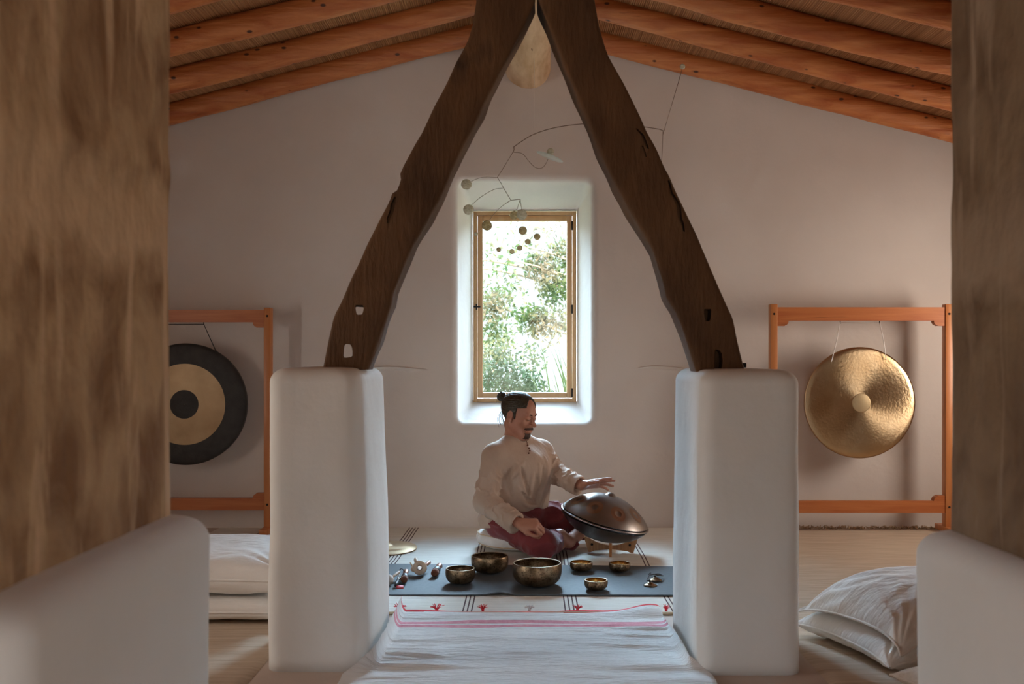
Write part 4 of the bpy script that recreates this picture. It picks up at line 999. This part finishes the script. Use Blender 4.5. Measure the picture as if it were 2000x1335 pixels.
# head frame
HF_ = Vector((.80, -.53, -.27)).normalized(); HU = Vector((.13, -.06, 1)); HRt = HF_.cross(HU).normalized(); HU = HRt.cross(HF_).normalized()
HA = np.array((HRt[:], HF_[:], HU[:])); HCn = W(1014, 809, 5.56)
hl = lambda x, y, z: HCn+np.array((x, y, z))@HA*1.0
NB = W(1009, 857, 5.59)
lo, hi = np.array((-.34, 5.0, -.01)), np.array((.62, 6.02, .95))
def hand(F, wrist, fdir, normal, spread, curl, thumb_side, size=1.):
    """wrist point, finger direction, back-of-hand normal; thumb_side=+1/-1 along side axis"""
    f = np.array(fdir, float); f /= np.linalg.norm(f); n = np.array(normal, float); n -= f*(n@f); n /= np.linalg.norm(n); s = np.cross(f, n)*thumb_side
    k = size
    kn = []
    for i, off in enumerate((.030, .010, -.010, -.029)):      # index..little
        kb = wrist+f*(.088-.004*abs(i-1)-.006*(i == 3))*k+s*off*k+n*(.004-.002*abs(i-1.3))*k; kn.append(kb)
        F.cone(wrist+s*off*.55*k+f*.012*k, kb, .0165*k, .0125*k, .016)
    lens = [(.040, .024, .020), (.044, .028, .021), (.041, .026, .020), (.032, .020, .018)]
    for i in range(4):
        p = kn[i]; ang_ = 0; dirv = f+s*spread[i]; dirv /= np.linalg.norm(dirv)
        for j in range(3):
            ang_ += curl[i][j]; dd = dirv*math.cos(ang_)-n*math.sin(ang_); q = p+dd*lens[i][j]*k
            r0 = (.0098, .0086, .0078)[j]*k*(1-.08*(i == 3)); F.cone(p, q, r0, r0*.90, .0045); p = q
    tb = wrist+f*.022*k+s*.024*k-n*.006*k
    return tb, f, n, s
def thumb(F, tb, f, n, s, d1, d2, d3, k=1.):
    g = lambda v: (f*v[0]+s*v[1]+n*v[2])/np.linalg.norm(v)
    a = tb+g(d1)*.040*k; b = a+g(d2)*.032*k; c = b+g(d3)*.025*k
    F.cone(tb, a, .017*k, .0125*k, .015); F.cone(a, b, .0115*k, .0100*k, .006); F.cone(b, c, .0100*k, .0078*k, .004)
def body():
    F = Field(lo, hi, .0030)
    # trunk and limbs
    F.cone(HIP-S_*.07, HIP+S_*.07, .085, .085, .04)
    F.cone(HIP, CH, .095, .10, .05); F.cone(CH-S_*.07, CH+S_*.07, .085, .085, .05); F.cone(RS, LS, .040, .040, .05)
    F.chain([RS, RE, RW], [.046, .037, .026], .02); F.chain([LS, LE, LW], [.046, .037, .026], .02)
    F.chain([RH, RK], [.07, .052], .02); F.chain([RK, RA], [.048, .034], .02); F.chain([LH, LK], [.07, .052], .02); F.chain([LK, LA], [.048, .033], .02)
    # feet: left one bare in front, tucked behind the right knee
    fa = LA; hb = LA+np.array((-.050, -.012, .034)); to = LA+np.array((-.125, .03, -.020))
    F.cone(fa, hb, .033, .034, .02); F.cone(hb, LA+np.array((-.055, -.02, -.02)), .034, .030, .02); F.cone(hb+np.array((-.005, 0, -.01)), to, .032, .024, .02)
    for i in range(5): F.cone(to+np.array((-.01, (i-2)*.015, .004)), to+np.array((-.045, (i-2)*.017, -.006)), .0105 if i else .013, .009, .006)
    ra2 = RA+np.array((.02, .05, -.02)); F.cone(RA, ra2, .03, .027, .02); F.cone(RA, RA+np.array((-.10, .06, -.030)), .028, .02, .02)
    # neck
    F.cone(hl(0, -.022, -.055), NB+np.array((0, .0, -.02)), .053, .060, .02); F.cone(NB-UP*.02, CH+UP*.04, .06, .08, .04)
    F.cone(NB+UP*.0, RS+UP*.015, .045, .035, .04); F.cone(NB, LS+UP*.015, .045, .035, .04)
    # head
    E = lambda c, r, k=.012, op='add': F.ell(hl(*c), r, HA, k, op)
    C = lambda a, b, r0, r1, k=.01, op='add': F.cone(hl(*a), hl(*b), r0, r1, k, op)
    E((0, -.012, .034), (.074, .097, .082)); E((0, .028, .005), (.062, .062, .085), .02); E((0, .030, -.045), (.055, .058, .066), .02)
    C((.052, -.008, -.052), (.022, .066, -.096), .020, .019, .02); C((-.052, -.008, -.052), (-.022, .066, -.096), .020, .019, .02)
    E((0, .076, -.101), (.022, .019, .017), .018)
    C((-.036, .078, .022), (.036, .078, .022), .0115, .0115, .014)
    for s in (-1, 1):
        E((s*.045, .058, -.024), (.022, .022, .020), .018)
        E((s*.031, .098, .003), (.019, .018, .014), .012, 'sub'); E((s*.031, .0765, .001), (.0165, .0140, .0125), .004)
        C((s*.020, .088, .0045), (s*.043, .081, .003), .0035, .003, .003)
    C((0, .086, .016), (0, .114, -.027), .0070, .0085, .010); E((0, .114, -.030), (.0100, .0110, .0092), .006)
    for s in (-1, 1): E((s*.0125, .101, -.033), (.0085, .0105, .008), .005)
    E((0, .089, -.058), (.026, .014, .016), .014)
    C((-.020, .091, -.061), (.020, .091, -.061), .005, .005, .006); C((0, .097, -.0605), (0, .097, -.0610), .0052, .0052, .008); C((-.017, .091, -.073), (.017, .091, -.073), .0062, .0062, .006); C((0, .095, -.073), (0, .096, -.073), .006, .006, .006)
    C((-.022, .1, -.0668), (.022, .1, -.0668), .0026, .0026, .003, 'sub')
    for s in (-1, 1):
        E((s*.076, -.010, -.008), (.0085, .020, .033), .006); E((s*.083, -.008, -.003), (.007, .011, .018), .005, 'sub'); E((s*.074, .0, -.034), (.008, .010, .010), .006)
    # hands
    tb = hand(F, LW+np.array((.006, -.004, .004)), (1, -.22, .13), (.05, .55, .84), (.10, .03, -.03, -.10), ((-.08, .10, .06), (-.05, .12, .08), (.10, .22, .15), (.2, .3, .2)), +1)
    sgn = 1 if tb[3][1] < 0 else -1
    if sgn < 0: tb = (tb[0]-2*tb[3]*.024, tb[1], tb[2], -tb[3])
    thumb(F, *tb, (.75, .75, -.35), (.95, .35, -.15), (1, .1, .0))
    fd = (.93, -.30, -.02)
    tb = hand(F, RW+np.array((.004, -.004, .0)), fd, (.12, -.52, .82), (.08, .02, -.04, -.10), ((.80, 1.35, .9), (.86, 1.40, .9), (.92, 1.40, .9), (1.0, 1.4, .9)), +1, 1.1)
    thumb(F, *tb, (.8, .62, -.30), (.95, -.02, -.35), (.95, -.2, -.3))
    return F.mesh()
bg = body()
PB = (HIP[0], HIP[1], .11)
man = thing('person', PB, 'bearded man with a dark hair bun in a beige tunic and burgundy trousers, sitting cross-legged', 'person')
bod = mk('body', bg, M['skin'], man)
def hairmesh():
    F = Field(HCn-np.array((.19, .19, .17)), HCn+np.array((.19, .19, .20)), .0022)
    bun = np.array((0, -.143, .062), dtype=np.float32)
    def fn(P):
        q = (P-HCn.astype(np.float32))@HA.T.astype(np.float32); x, y, z = q[..., 0], q[..., 1], q[..., 2]
        r = np.array((.0835, .1065, .0925), np.float32); e = q-np.array((0, -.014, .035), np.float32)
        k0 = np.linalg.norm(e/r, axis=-1); k1 = np.linalg.norm(e/(r*r), axis=-1)+1e-9; d = k0*(k0-1)/k1
        # strands drawn back to the knot
        v = q-bun; an = np.arctan2(v[..., 0], v[..., 2]-.3*v[..., 1]); d = d+.0011*np.sin(an*64+4*np.sin(an*9))+.0008*np.sin(an*151)
        ya = .022; ca = np.minimum(y-ya, .044+.32*(y-ya)-z); cb = y-.058+.010*np.cos(np.clip(np.abs(x)/.06, 0, 1)*PI)
        line = np.where(z < .02, np.maximum(ca, -.05), np.maximum(ca, cb))
        low_ = np.where(y < -.022, -(z+.062-.25*np.maximum(y+.09, 0)), -(z+.004-.9*(y+.022)*0)-0.)
        side = np.where((y >= -.022) & (z < -.0), np.abs(y-.018)-.007, -1.)                   # sideburn
        side = np.where((z < -.024), .02, side); low2 = np.where(y < -.022, low_, side)
        a = np.maximum(np.maximum(d, line), low2)
        ear = np.linalg.norm((np.abs(q)*np.array((1, 0, 0))+q*np.array((0, 1, 1))-np.array((.08, -.008, -.010)))/np.array((.03, .020, .032)), axis=-1)-1
        return np.maximum(a, -ear*.02)
    F.put(fn, HCn-.18, HCn+.18, .002)
    bp = hl(*bun)
    def bf(P):
        q = (P-bp.astype(np.float32))@HA.T.astype(np.float32); d = np.linalg.norm(q*np.array((1, 1.05, .95)), axis=-1)-.0265
        an = np.arctan2(q[..., 2], q[..., 0]); return d+.0018*np.sin(an*9+q[..., 1]*160)+.001*np.sin(an*23)
    F.put(bf, bp-.04, bp+.04, .004); F.cone(hl(0, -.095, .055), bp, .020, .012, .010)
    return F.mesh()
hr = mk('hair', hairmesh(), M['hair'], man, label='dark hair tied back')
ws = []
for k in range(26):
    x = random.uniform(-.05, .05); p0 = hl(x, -.095+abs(x)*.3, random.uniform(-.02, .03)); dx = random.uniform(-.02, .012)
    ws.append(tube(smoothpts([p0, p0+np.array((-.012+dx*.4, 0, -.022)), p0+np.array((-.012+dx, -.004, -.05-.02*random.random())), p0+np.array((-.002+dx, -.008, -.075-.03*random.random()))], 4), [.0009]*12+[.0004], 4))
for k in range(8):
    p0 = hl(random.uniform(-.015, .015), -.155, .052); ws.append(tube(smoothpts([p0, p0+np.array((random.uniform(-.02, 0), 0, random.uniform(-.03, .01))), p0+np.array((random.uniform(-.02, .01), 0, -.03))], 4), .0005, 4))
mk('loose_strands', join(*ws), M['hair'], hr)
def region(prims, sel, off):
    """short hair following the skin: body surface lifted by off inside sel"""
    V = bg[0]; q = (V-HCn)@HA.T; m = sel(q)
    Fc = bg[1][m[bg[1]].all(1)]; used, inv = np.unique(Fc, return_inverse=True); P = V[used]; Fq = inv.reshape(-1, 4)
    nr = np.zeros_like(P); a = np.cross(P[Fq[:, 2]]-P[Fq[:, 0]], P[Fq[:, 3]]-P[Fq[:, 1]])
    for k in range(4): np.add.at(nr, Fq[:, k], a)
    nr /= np.linalg.norm(nr, axis=1)[:, None]+1e-9; cen = HCn+np.array((0, .03, -.03))@HA
    if ((P-cen)*nr).sum() < 0: nr = -nr
    return P+nr*(off+.0008*vnoise(P, 300.)[:, None]), Fq.tolist()
def tach(q):
    x, y, z = np.abs(q[:, 0]), q[:, 1], q[:, 2]
    mo = (y > .075) & (z < -.044-.25*np.maximum(x-.004, 0)) & (z > -.0585-.5*np.maximum(x-.016, 0)) & (x < .034)
    ch = (z < -.0815) & (y > .060) & (x < .030) & (z > -.116)
    so = (x < .006) & (z < -.076) & (z > -.09) & (y > .08)
    dn = (x > .024) & (x < .035) & (z < -.052) & (z > -.10) & (y > .05)
    return mo | ch | so
mk('beard', region(None, tach, .0022), M['beard'], man, label='short dark moustache and goatee')
br_ = []
for s in (-1, 1):
    br_.append(tube([hl(s*.014, .093, .021), hl(s*.026, .0925, .0255), hl(s*.040, .084, .0255), hl(s*.050, .071, .020)], [.0030, .0034, .0030, .0014], 7))
for g in br_: mk('eyebrow', g, M['beard'], man)
ls = []
for s in (-1, 1): ls.append(tube([hl(s*.018, .0895, -.004), hl(s*.026, .0925, -.0062), hl(s*.034, .0915, -.0062), hl(s*.044, .084, -.003)], [.0008, .0014, .0014, .0008], 6))
for g in ls: mk('eyelashes', g, M['hair'], man)

def folds(axis_a, axis_b, amp, freq, t0, t1, seed):
    a, b = np.array(axis_a), np.array(axis_b); L = np.linalg.norm(b-a); u = (b-a)/L
    v = np.cross(u, (0.2, .3, 1.)); v /= np.linalg.norm(v); w = np.cross(u, v)
    def ex(P, t, d):
        q = P-a; an = np.arctan2(q@w, q@v); wn = np.clip(1-np.abs((t-(t0+t1)/2)/((t1-t0)/2)), 0, 1)
        n = vnoise(np.stack([t*4*L/.25, np.sin(an)*1.3, np.cos(an)*1.3], -1), 1.6, seed)
        return amp*1.5*wn**.7*(.6-(1-np.abs(np.sin(.5*(t*freq+np.sin(an+seed)*2.6+n*3.4))))**1.6*1.6)
    return ex
def shirtmesh():
    F = Field(lo, hi, .0040)
    def tors(P, t, d):
        q = P-HIP; sx = q@S_; w_ = P+np.stack([.02*vnoise(P, 9., 5.)]*3, -1); r_ = 1-np.abs(vnoise(w_*np.array((1, 1, .32)), 9., 3.)); n = -.016*(r_**4)+.005+vnoise(P*np.array((1, 1, .5)), 30., 6.)*.0015
        return n
    F.cone(HIP-S_*.085-UP*.01, HIP+S_*.085-UP*.01, .118, .116, .05, extra=tors)
    F.cone(HIP-FW*.06-S_*.05+np.array((-.02, 0, -.045)), HIP-FW*.05+UP*.04, .105, .10, .05, extra=tors)
    F.cone(HIP, CH, .118, .125, .06, extra=tors); F.cone(CH-S_*.085+UP*.0, CH+S_*.085, .112, .108, .06, extra=tors)
    F.cone(WA-S_*.07, WA+S_*.075, .118, .116, .06, extra=tors)
    F.cone(RS, LS, .056, .054, .06); F.cone(NB-UP*.006, RS, .062, .056, .03); F.cone(NB-UP*.006, LS, .062, .054, .03)
    F.cone(RS-UP*.005, RE, .066, .064, .03, extra=folds(RS, RE, .0050, 26, .25, 1.1, 1.)); F.cone(RE, RW-(RW-RE)*.02, .064, .054, .018, extra=folds(RE, RW, .0055, 22, -.1, .95, 2.))
    F.cone(LS-UP*.005, LE, .064, .058, .03, extra=folds(LS, LE, .0050, 24, .2, 1.1, 3.)); F.cone(LE, LW-(LW-LE)*.06, .058, .050, .018, extra=folds(LE, LW, .0065, 24, -.1, .95, 4.))
    # flaring underside of the left cuff
    F.cone(LE+(LW-LE)*.55-UP*.015, LW-(LW-LE)*.10-UP*.032, .045, .032, .025)
    # cut: cuffs square, neck, front slit, hem
    for e, w in ((RE, RW), (LE, LW)):
        u = (w-e)/np.linalg.norm(w-e); p = w-u*.012
        if e is LE: u = u+np.array((.25, 0, -.12)); u /= np.linalg.norm(u)
        F.put(lambda P: np.maximum(-((P-p)@u), np.linalg.norm(P-p, axis=-1)-.12), p-.12, p+.12, .004, 'sub')
        F.cone(w-u*.055, w+u*.03, .030, .042 if e is RE else .046, .004, 'sub')
    nc = NB+UP*.052+FW*.026
    F.ell(nc, (.070, .072, .050), np.array((S_, FW, UP)), .006, 'sub')
    F.ell(NB+UP*.090, (.066, .066, .085), np.array((S_, FW, UP)), .006, 'sub')
    sa = NB+FW*.085+UP*.02-S_*.006; sb = NB+FW*.125-UP*.062-S_*.008
    F.cone(sa, sb, .012, .005, .003, 'sub')
    # hem: short over the lap, its tail hanging down beside the right hip on to the cushion
    F.cone(W(962, 1012, 5.55), W(964, 1036, 5.54), .062, .050, .04)
    F.cone(RE+(RW-RE)*.55, W(1000, 1029, 5.265), .050, .034, .02)
    def hem(P):
        q = P-HIP; w_ = q@FW; t = np.clip((w_-.0)/.075, 0, 1); t = t*t*(3-2*t)
        return np.maximum(np.maximum(q[..., 2]-(-.30+.345*t+.010*np.sin((q@S_)*40)), np.abs(q@S_)-.165), w_-.235)
    F.put(hem, HIP-np.array((.3, .3, .2)), HIP+np.array((.3, .3, .07)), .004, 'sub')
    F.ell(np.array((ZC[0], ZC[1], .062)), (.219, .211, .051), None, .01, 'sub')
    F.put(lambda P: P[..., 2]-.125+.25*np.maximum(P[..., 0]+.16, 0)-.2*(5.62-P[..., 1]), (lo[0], 5.35, 0), (-.05, hi[1], .13), .004, 'sub')
    V0, _ = F.mesh()
    def fp(sx, dz):
        q = V0-CH; m = (np.abs(q[:, 2]-dz) < .008) & (np.abs(q@S_-sx) < .010); k = V0[m]
        return k[np.argmax((k-CH)@FW)] if len(k) else CH+FW*.12+S_*sx+UP*dz
    for pts, r, op in (([(-.115, .04), (-.085, -.06), (-.045, -.17)], .009, 'add'), ([(.10, .06), (.085, -.05), (.06, -.20)], .009, 'add'), ([(.035, .03), (.05, -.08), (.075, -.22)], .008, 'add'),
                       ([(-.02, -.03), (-.01, -.12), (.012, -.23)], .009, 'add'), ([(.125, -.02), (.115, -.12), (.10, -.22)], .008, 'add'), ([(-.07, .05), (-.115, .0), (-.14, -.05)], .008, 'add'),
                       ([(-.10, -.10), (-.05, -.15), (.02, -.17)], .008, 'add'), ([(-.09, -.16), (-.03, -.205), (.05, -.215)], .009, 'add'),
                       ([(-.095, .02), (-.065, -.08), (-.03, -.16)], .006, 'sub'), ([(.07, .02), (.068, -.08), (.04, -.19)], .006, 'sub'), ([(.015, -.04), (.03, -.13), (.045, -.21)], .006, 'sub'), ([(-.08, -.13), (-.03, -.18), (.03, -.195)], .006, 'sub'), ([(-.14, .02), (-.15, -.06), (-.135, -.14)], .010, 'sub')):
        P3 = [fp(*p)-FW*(.003 if op == 'add' else -.001) for p in pts]
        P3 = smoothpts(P3, 4); rr_ = r*np.sin(np.linspace(.3, PI-.3, len(P3)))
        F.chain(list(P3), list(rr_), .016, op=op)
    return F.mesh()
sh = mk('tunic', shirtmesh(), M['shirt'], man, label='beige collarless cotton tunic')
b0 = NB+FW*.118-UP*.035+S_*.02
dg_hit = []
def front_pt(z, s):
    """tunic surface point on the chest at height z"""
    V = np.array([v.co[:] for v in sh.data.vertices])+np.array(PB) if not dg_hit else dg_hit[0]
    if not dg_hit: dg_hit.append(V)
    q = V-CH; m = (np.abs(V[:, 2]-z) < .005) & (np.abs(q@S_-s) < .006); k = V[m]
    return k[np.argmax((k-CH)@FW)] if len(k) else CH+FW*.13
bt = []
for i in range(4):
    p = front_pt(NB[2]-.026-.0125*i, .008-.010*i)+FW*.003; mk('button', ball(p, .0052, 10, 8), M['button'], sh, label='small brown bead button')
mk('slit_line', tube(smoothpts([front_pt(NB[2]+z_, .008+.030*(z_+.026))+FW*.0005 for z_ in (.004, -.008, -.018, -.028)], 4), .0022, 6), M['button'], sh, label='dark line along the neck slit')  # dark tube laid on the cloth along the slit, from collar to buttons
# necklace cord
pts = []
for k in range(17):
    a = -PI*.95+PI*1.9*k/16; dd = S_*math.sin(a)*.066+FW*(math.cos(a)*.062+.012); pts.append(NB+dd+UP*(.034-.040*max(0, math.cos(a))))
mk('necklace', tube(smoothpts(pts, 3), .0014, 6), M['black_cord'], man, label='thin dark neck cord')
def trousermesh():
    F = Field(lo, hi, .0045)
    wr = lambda s: (lambda P, t, d: -.014*(1-np.abs(vnoise(P*np.array((1, 1, 1.3))+.02*vnoise(P, 9., s)[..., None], 11., s)))**4+.004+vnoise(P*np.array((1, 1, 2)), 30., s+2)*.002)
    F.cone(HIP-S_*.07-UP*.03, HIP+S_*.07-UP*.03, .108, .108, .04); F.cone(HIP-S_*.05+FW*.045+UP*.015, HIP+S_*.06+FW*.045+UP*.015, .085, .085, .03)
    F.cone(RH, RK+np.array((.01, -.005, .0)), .094, .078, .03, extra=wr(1.)); F.cone(RK+np.array((.01, -.005, 0)), RA+np.array((.01, .0, .0)), .072, .055, .03, extra=wr(4.))
    F.cone(RA, RA+np.array((.078, -.055, -.014)), .048, .034, .02, extra=wr(6.))
    F.cone(LH, LK, .096, .080, .03, extra=wr(7.)); F.cone(LK, LK+(LA-LK)*.42, .070, .056, .03, extra=wr(9.))
    F.cone(HIP+FW*.06-UP*.05, HIP+FW*.16-UP*.06, .07, .055, .05)
    u = (LA-LK)/np.linalg.norm(LA-LK); p = LK+(LA-LK)*.52
    F.cone(p-u*.06, p+u*.08, .046, .05, .003, 'sub')
    F.put(lambda P: P[..., 2]-.0125, (lo[0], lo[1], -.2), (hi[0], hi[1], .0125), .004, 'sub')
    F.ell(np.array((ZC[0], ZC[1], .062)), (.222, .214, .053), None, .01, 'sub')
    return F.mesh()
mk('trousers', trousermesh(), M['trousers'], man, label='burgundy trousers')

# ================================================================== OUTSIDE
struct('ground', box(-12, 12, 6.95, 30, -.4, -.3), M['ground'])
def leaves(n, cen, size, seed, fn=None):
    r = np.random.default_rng(seed); V, Fc = [], []
    for i in range(n):
        c = cen[i]; s = size*r.uniform(.6, 1.3); d = r.normal(size=3); d /= np.linalg.norm(d); e = np.cross(d, r.normal(size=3)); e /= np.linalg.norm(e); nn = np.cross(d, e)
        k = len(V); V += [c-d*s, c+e*s*.45+nn*s*.1, c+d*s, c-e*s*.45+nn*s*.1]; Fc.append([k, k+1, k+2, k+3])
    return np.array(V), Fc
def clusters(blobs, n, seed):
    r = np.random.default_rng(seed); out = []
    w = np.array([b[3] for b in blobs], float); w /= w.sum()
    for b, k in zip(blobs, r.multinomial(n, w)):
        p = r.normal(size=(k, 3)); p /= np.linalg.norm(p, axis=1)[:, None]; out.append(np.array(b[:3])+p*(r.random(k)**.45)[:, None]*b[4])
    return np.concatenate(out)
def tree(name, x, y, h, blobs, n, size, seed, m, label, trunk_r=.07):
    t = thing(name, (x, y, -.3), label, 'tree' if 'tree' in name else 'shrub')
    mk('foliage', leaves(n, clusters(blobs, n, seed), size, seed), M[m], t, smooth=False)['kind'] = 'stuff'
    tr = [tube(smoothpts([(x, y, -.32), (x+.05, y, h*.3), (x-.04, y+.05, h*.65), (x, y, h)], 5), list(np.linspace(trunk_r, trunk_r*.4, 16)), 10)]
    for b in blobs[::2]:
        q = np.array(b[:3]); s_ = np.array((x, y, min(h*.9, max(.2, q[2]-.5)))); tr.append(tube(smoothpts([s_, (s_+q)/2+np.array((0, 0, .1)), q], 4), list(np.linspace(trunk_r*.3, .006, 9)), 6))
    mk('trunk', join(*tr), M['bark'], t)
rr = random.Random(5)
def wp(px, py, d): return tuple(W(px, py, d))
# each clump is (x, y, z, weight, radius)
def cl(px, py, d, w, r): return (*wp(px, py, d), w, r)
T1 = [cl(962, 600, 11, 2.2, .26), cl(965, 660, 11, 1.5, .22), cl(1052, 520, 11.2, 1.3, .18), cl(1080, 560, 11, 2, .22), cl(1104, 500, 11.4, 1.8, .22), cl(1040, 625, 11, 1.6, .20), cl(1075, 640, 11, 1., .22), cl(990, 560, 11.3, .8, .3), cl(1020, 480, 11.3, .35, .35), cl(1100, 610, 11, .6, .3), cl(960, 500, 11, .4, .25), cl(1060, 440, 11.5, .5, .3)]
T1 += [(x, 11.5+rr.uniform(-.8, .8), z, 1., .35) for x, z in ((-1.2, 2.2), (-1.6, 1.7), (-2.2, 2.4), (1.1, 2.3), (1.6, 1.8), (2.2, 2.5), (.2, 3.0), (-.7, 3.1), (1., 3.2), (-1.3, 3.1))]
tree('tree', .95, 11.3, 2.7, T1, 5200, .034, 3, 'leaf', 'sunlit loose-leaved tree seen through the upper window panes')
T2 = [cl(975, 700, 10, 2.4, .20), cl(1000, 740, 9.6, 2.4, .20), cl(955, 740, 9.6, 2.4, .20), cl(1030, 752, 9.4, 1.6, .17), cl(1040, 700, 10, 1.1, .17), cl(940, 690, 10, 1.2, .2), cl(985, 772, 9.4, 2.4, .2), cl(1050, 780, 9.4, 1.6, .2), cl(1000, 660, 10.2, .5, .2)]
T2 += [(-.9, 9.8, .6, 2., .3), (-1.4, 10, .8, 2., .35), (.6, 10.2, .4, 2., .3), (1.2, 10.4, .7, 2., .35), (-.3, 9.6, .3, 2., .3), (.2, 9.7, .2, 2., .3)]
tree('leafy_shrub', -.45, 9.8, .6, T2, 4200, .026, 8, 'leaf2', 'pale green leafy shrub seen at the foot of the window', .03)
t = thing('reed_clump', (.42, 9.0, -.3), 'clump of long reed leaves at the lower right of the window', 'reeds')
for i in range(46):
    x = .42+rr.uniform(-.16, .2); y = 9.0+rr.uniform(-.2, .2); ln = rr.uniform(1.0, 1.9); lean = rr.uniform(-.42, .12); ww = rr.uniform(.006, .012)
    pts = np.array([(x+lean*s**1.7, y+.1*s*rr.uniform(-1, 1)*0, -.3+ln*(s-.15*s**3)) for s in np.linspace(0, 1, 9)]); wd = ww*np.sin(np.linspace(.35, PI, 9))[:, None]*np.array((.9, .35, .2))
    g = grid(np.stack([pts-wd, pts+np.array((0, .003, 0)), pts+wd], 1)); mk('reed_leaf', g, M['leaf3'], t)

# ================================================================== LIGHT
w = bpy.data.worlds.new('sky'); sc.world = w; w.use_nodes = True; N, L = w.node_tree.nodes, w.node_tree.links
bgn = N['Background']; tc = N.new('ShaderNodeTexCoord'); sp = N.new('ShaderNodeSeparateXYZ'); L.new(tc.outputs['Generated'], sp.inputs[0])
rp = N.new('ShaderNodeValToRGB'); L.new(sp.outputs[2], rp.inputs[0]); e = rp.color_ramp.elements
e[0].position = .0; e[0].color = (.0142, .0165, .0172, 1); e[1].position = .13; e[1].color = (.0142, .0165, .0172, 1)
k = e.new(.24); k.color = (.56, .78, 1.0, 1); k = e.new(.66); k.color = (.52, .76, 1.0, 1); k = e.new(.78); k.color = (.11, .17, .25, 1); k = e.new(1.); k.color = (.07, .115, .18, 1)  # invented bright band of sky, shaped to light floor and pillars
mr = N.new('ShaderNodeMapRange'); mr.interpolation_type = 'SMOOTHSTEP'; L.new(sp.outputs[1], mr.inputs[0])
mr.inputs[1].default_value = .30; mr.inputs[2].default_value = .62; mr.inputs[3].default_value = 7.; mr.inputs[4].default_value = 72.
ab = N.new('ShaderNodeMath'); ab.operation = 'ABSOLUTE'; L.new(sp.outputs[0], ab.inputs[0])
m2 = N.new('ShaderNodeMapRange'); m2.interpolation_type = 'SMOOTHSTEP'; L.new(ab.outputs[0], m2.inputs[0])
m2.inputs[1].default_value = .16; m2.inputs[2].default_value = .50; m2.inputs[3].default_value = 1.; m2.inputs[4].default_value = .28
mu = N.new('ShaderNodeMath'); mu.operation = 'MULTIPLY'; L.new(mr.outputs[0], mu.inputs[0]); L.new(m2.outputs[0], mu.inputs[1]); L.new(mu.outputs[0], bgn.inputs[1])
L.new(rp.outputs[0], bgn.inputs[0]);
def light(name, kind, loc, rot=None, target=None, **kw):
    d = bpy.data.lights.new(name, kind); o = bpy.data.objects.new(name, d); COL.objects.link(o); o.location = loc
    if target is not None: o.rotation_euler = (Vector(target)-Vector(loc)).to_track_quat('-Z', 'Y').to_euler()
    if rot is not None: o.rotation_euler = rot
    for k_, v_ in kw.items():
        if k_ == 'portal': d.cycles.is_portal = v_
        else: setattr(d, k_, v_)
    return o
light('sun', 'SUN', (1.2, -9, 8), target=(0, 0, 0), energy=19.0, angle=.01, color=(1, .88, .72))
# added fill lamps in the unseen openings behind and beside the camera
light('door_fill', 'AREA', (0, Y_FRONT-.05, 1.05), target=(0, 3, 1.05), shape='RECTANGLE', size=.88, size_y=1.95, energy=19, color=(1., .93, .85))
light('left_fill', 'AREA', (-XW-.05, 3.1, 1.1), target=(3, 3.1, 1.1), shape='RECTANGLE', size=.38, size_y=.95, energy=17, color=(1., .88, .77))
light('right_fill', 'AREA', (XW+.05, 5.3, 1.25), target=(-3, 5.3, 1.25), shape='RECTANGLE', size=.58, size_y=.78, energy=19, color=(1., .84, .70))

# ================================================================== CAMERA
cd = bpy.data.cameras.new('camera'); cam = bpy.data.objects.new('camera', cd); COL.objects.link(cam)
cam.location = (0, 0, CAM_H); cam.rotation_euler = (PI/2, 0, 0)
cd.sensor_width = 36; cd.lens = 36*F_PX/2000; cd.shift_x = -25/2000; cd.shift_y = 27.5/2000
cd.clip_start = .05; cd.dof.use_dof = True; cd.dof.focus_distance = 5.45; cd.dof.aperture_fstop = 4.5
sc.camera = cam
sc.view_settings.view_transform = 'Standard'; sc.view_settings.look = 'None'; sc.view_settings.gamma = 1; sc.view_settings.use_curve_mapping = False
sc.view_settings.exposure = 0.40
sc.cycles.max_bounces = 10; sc.cycles.diffuse_bounces = 6; sc.cycles.transparent_max_bounces = 12
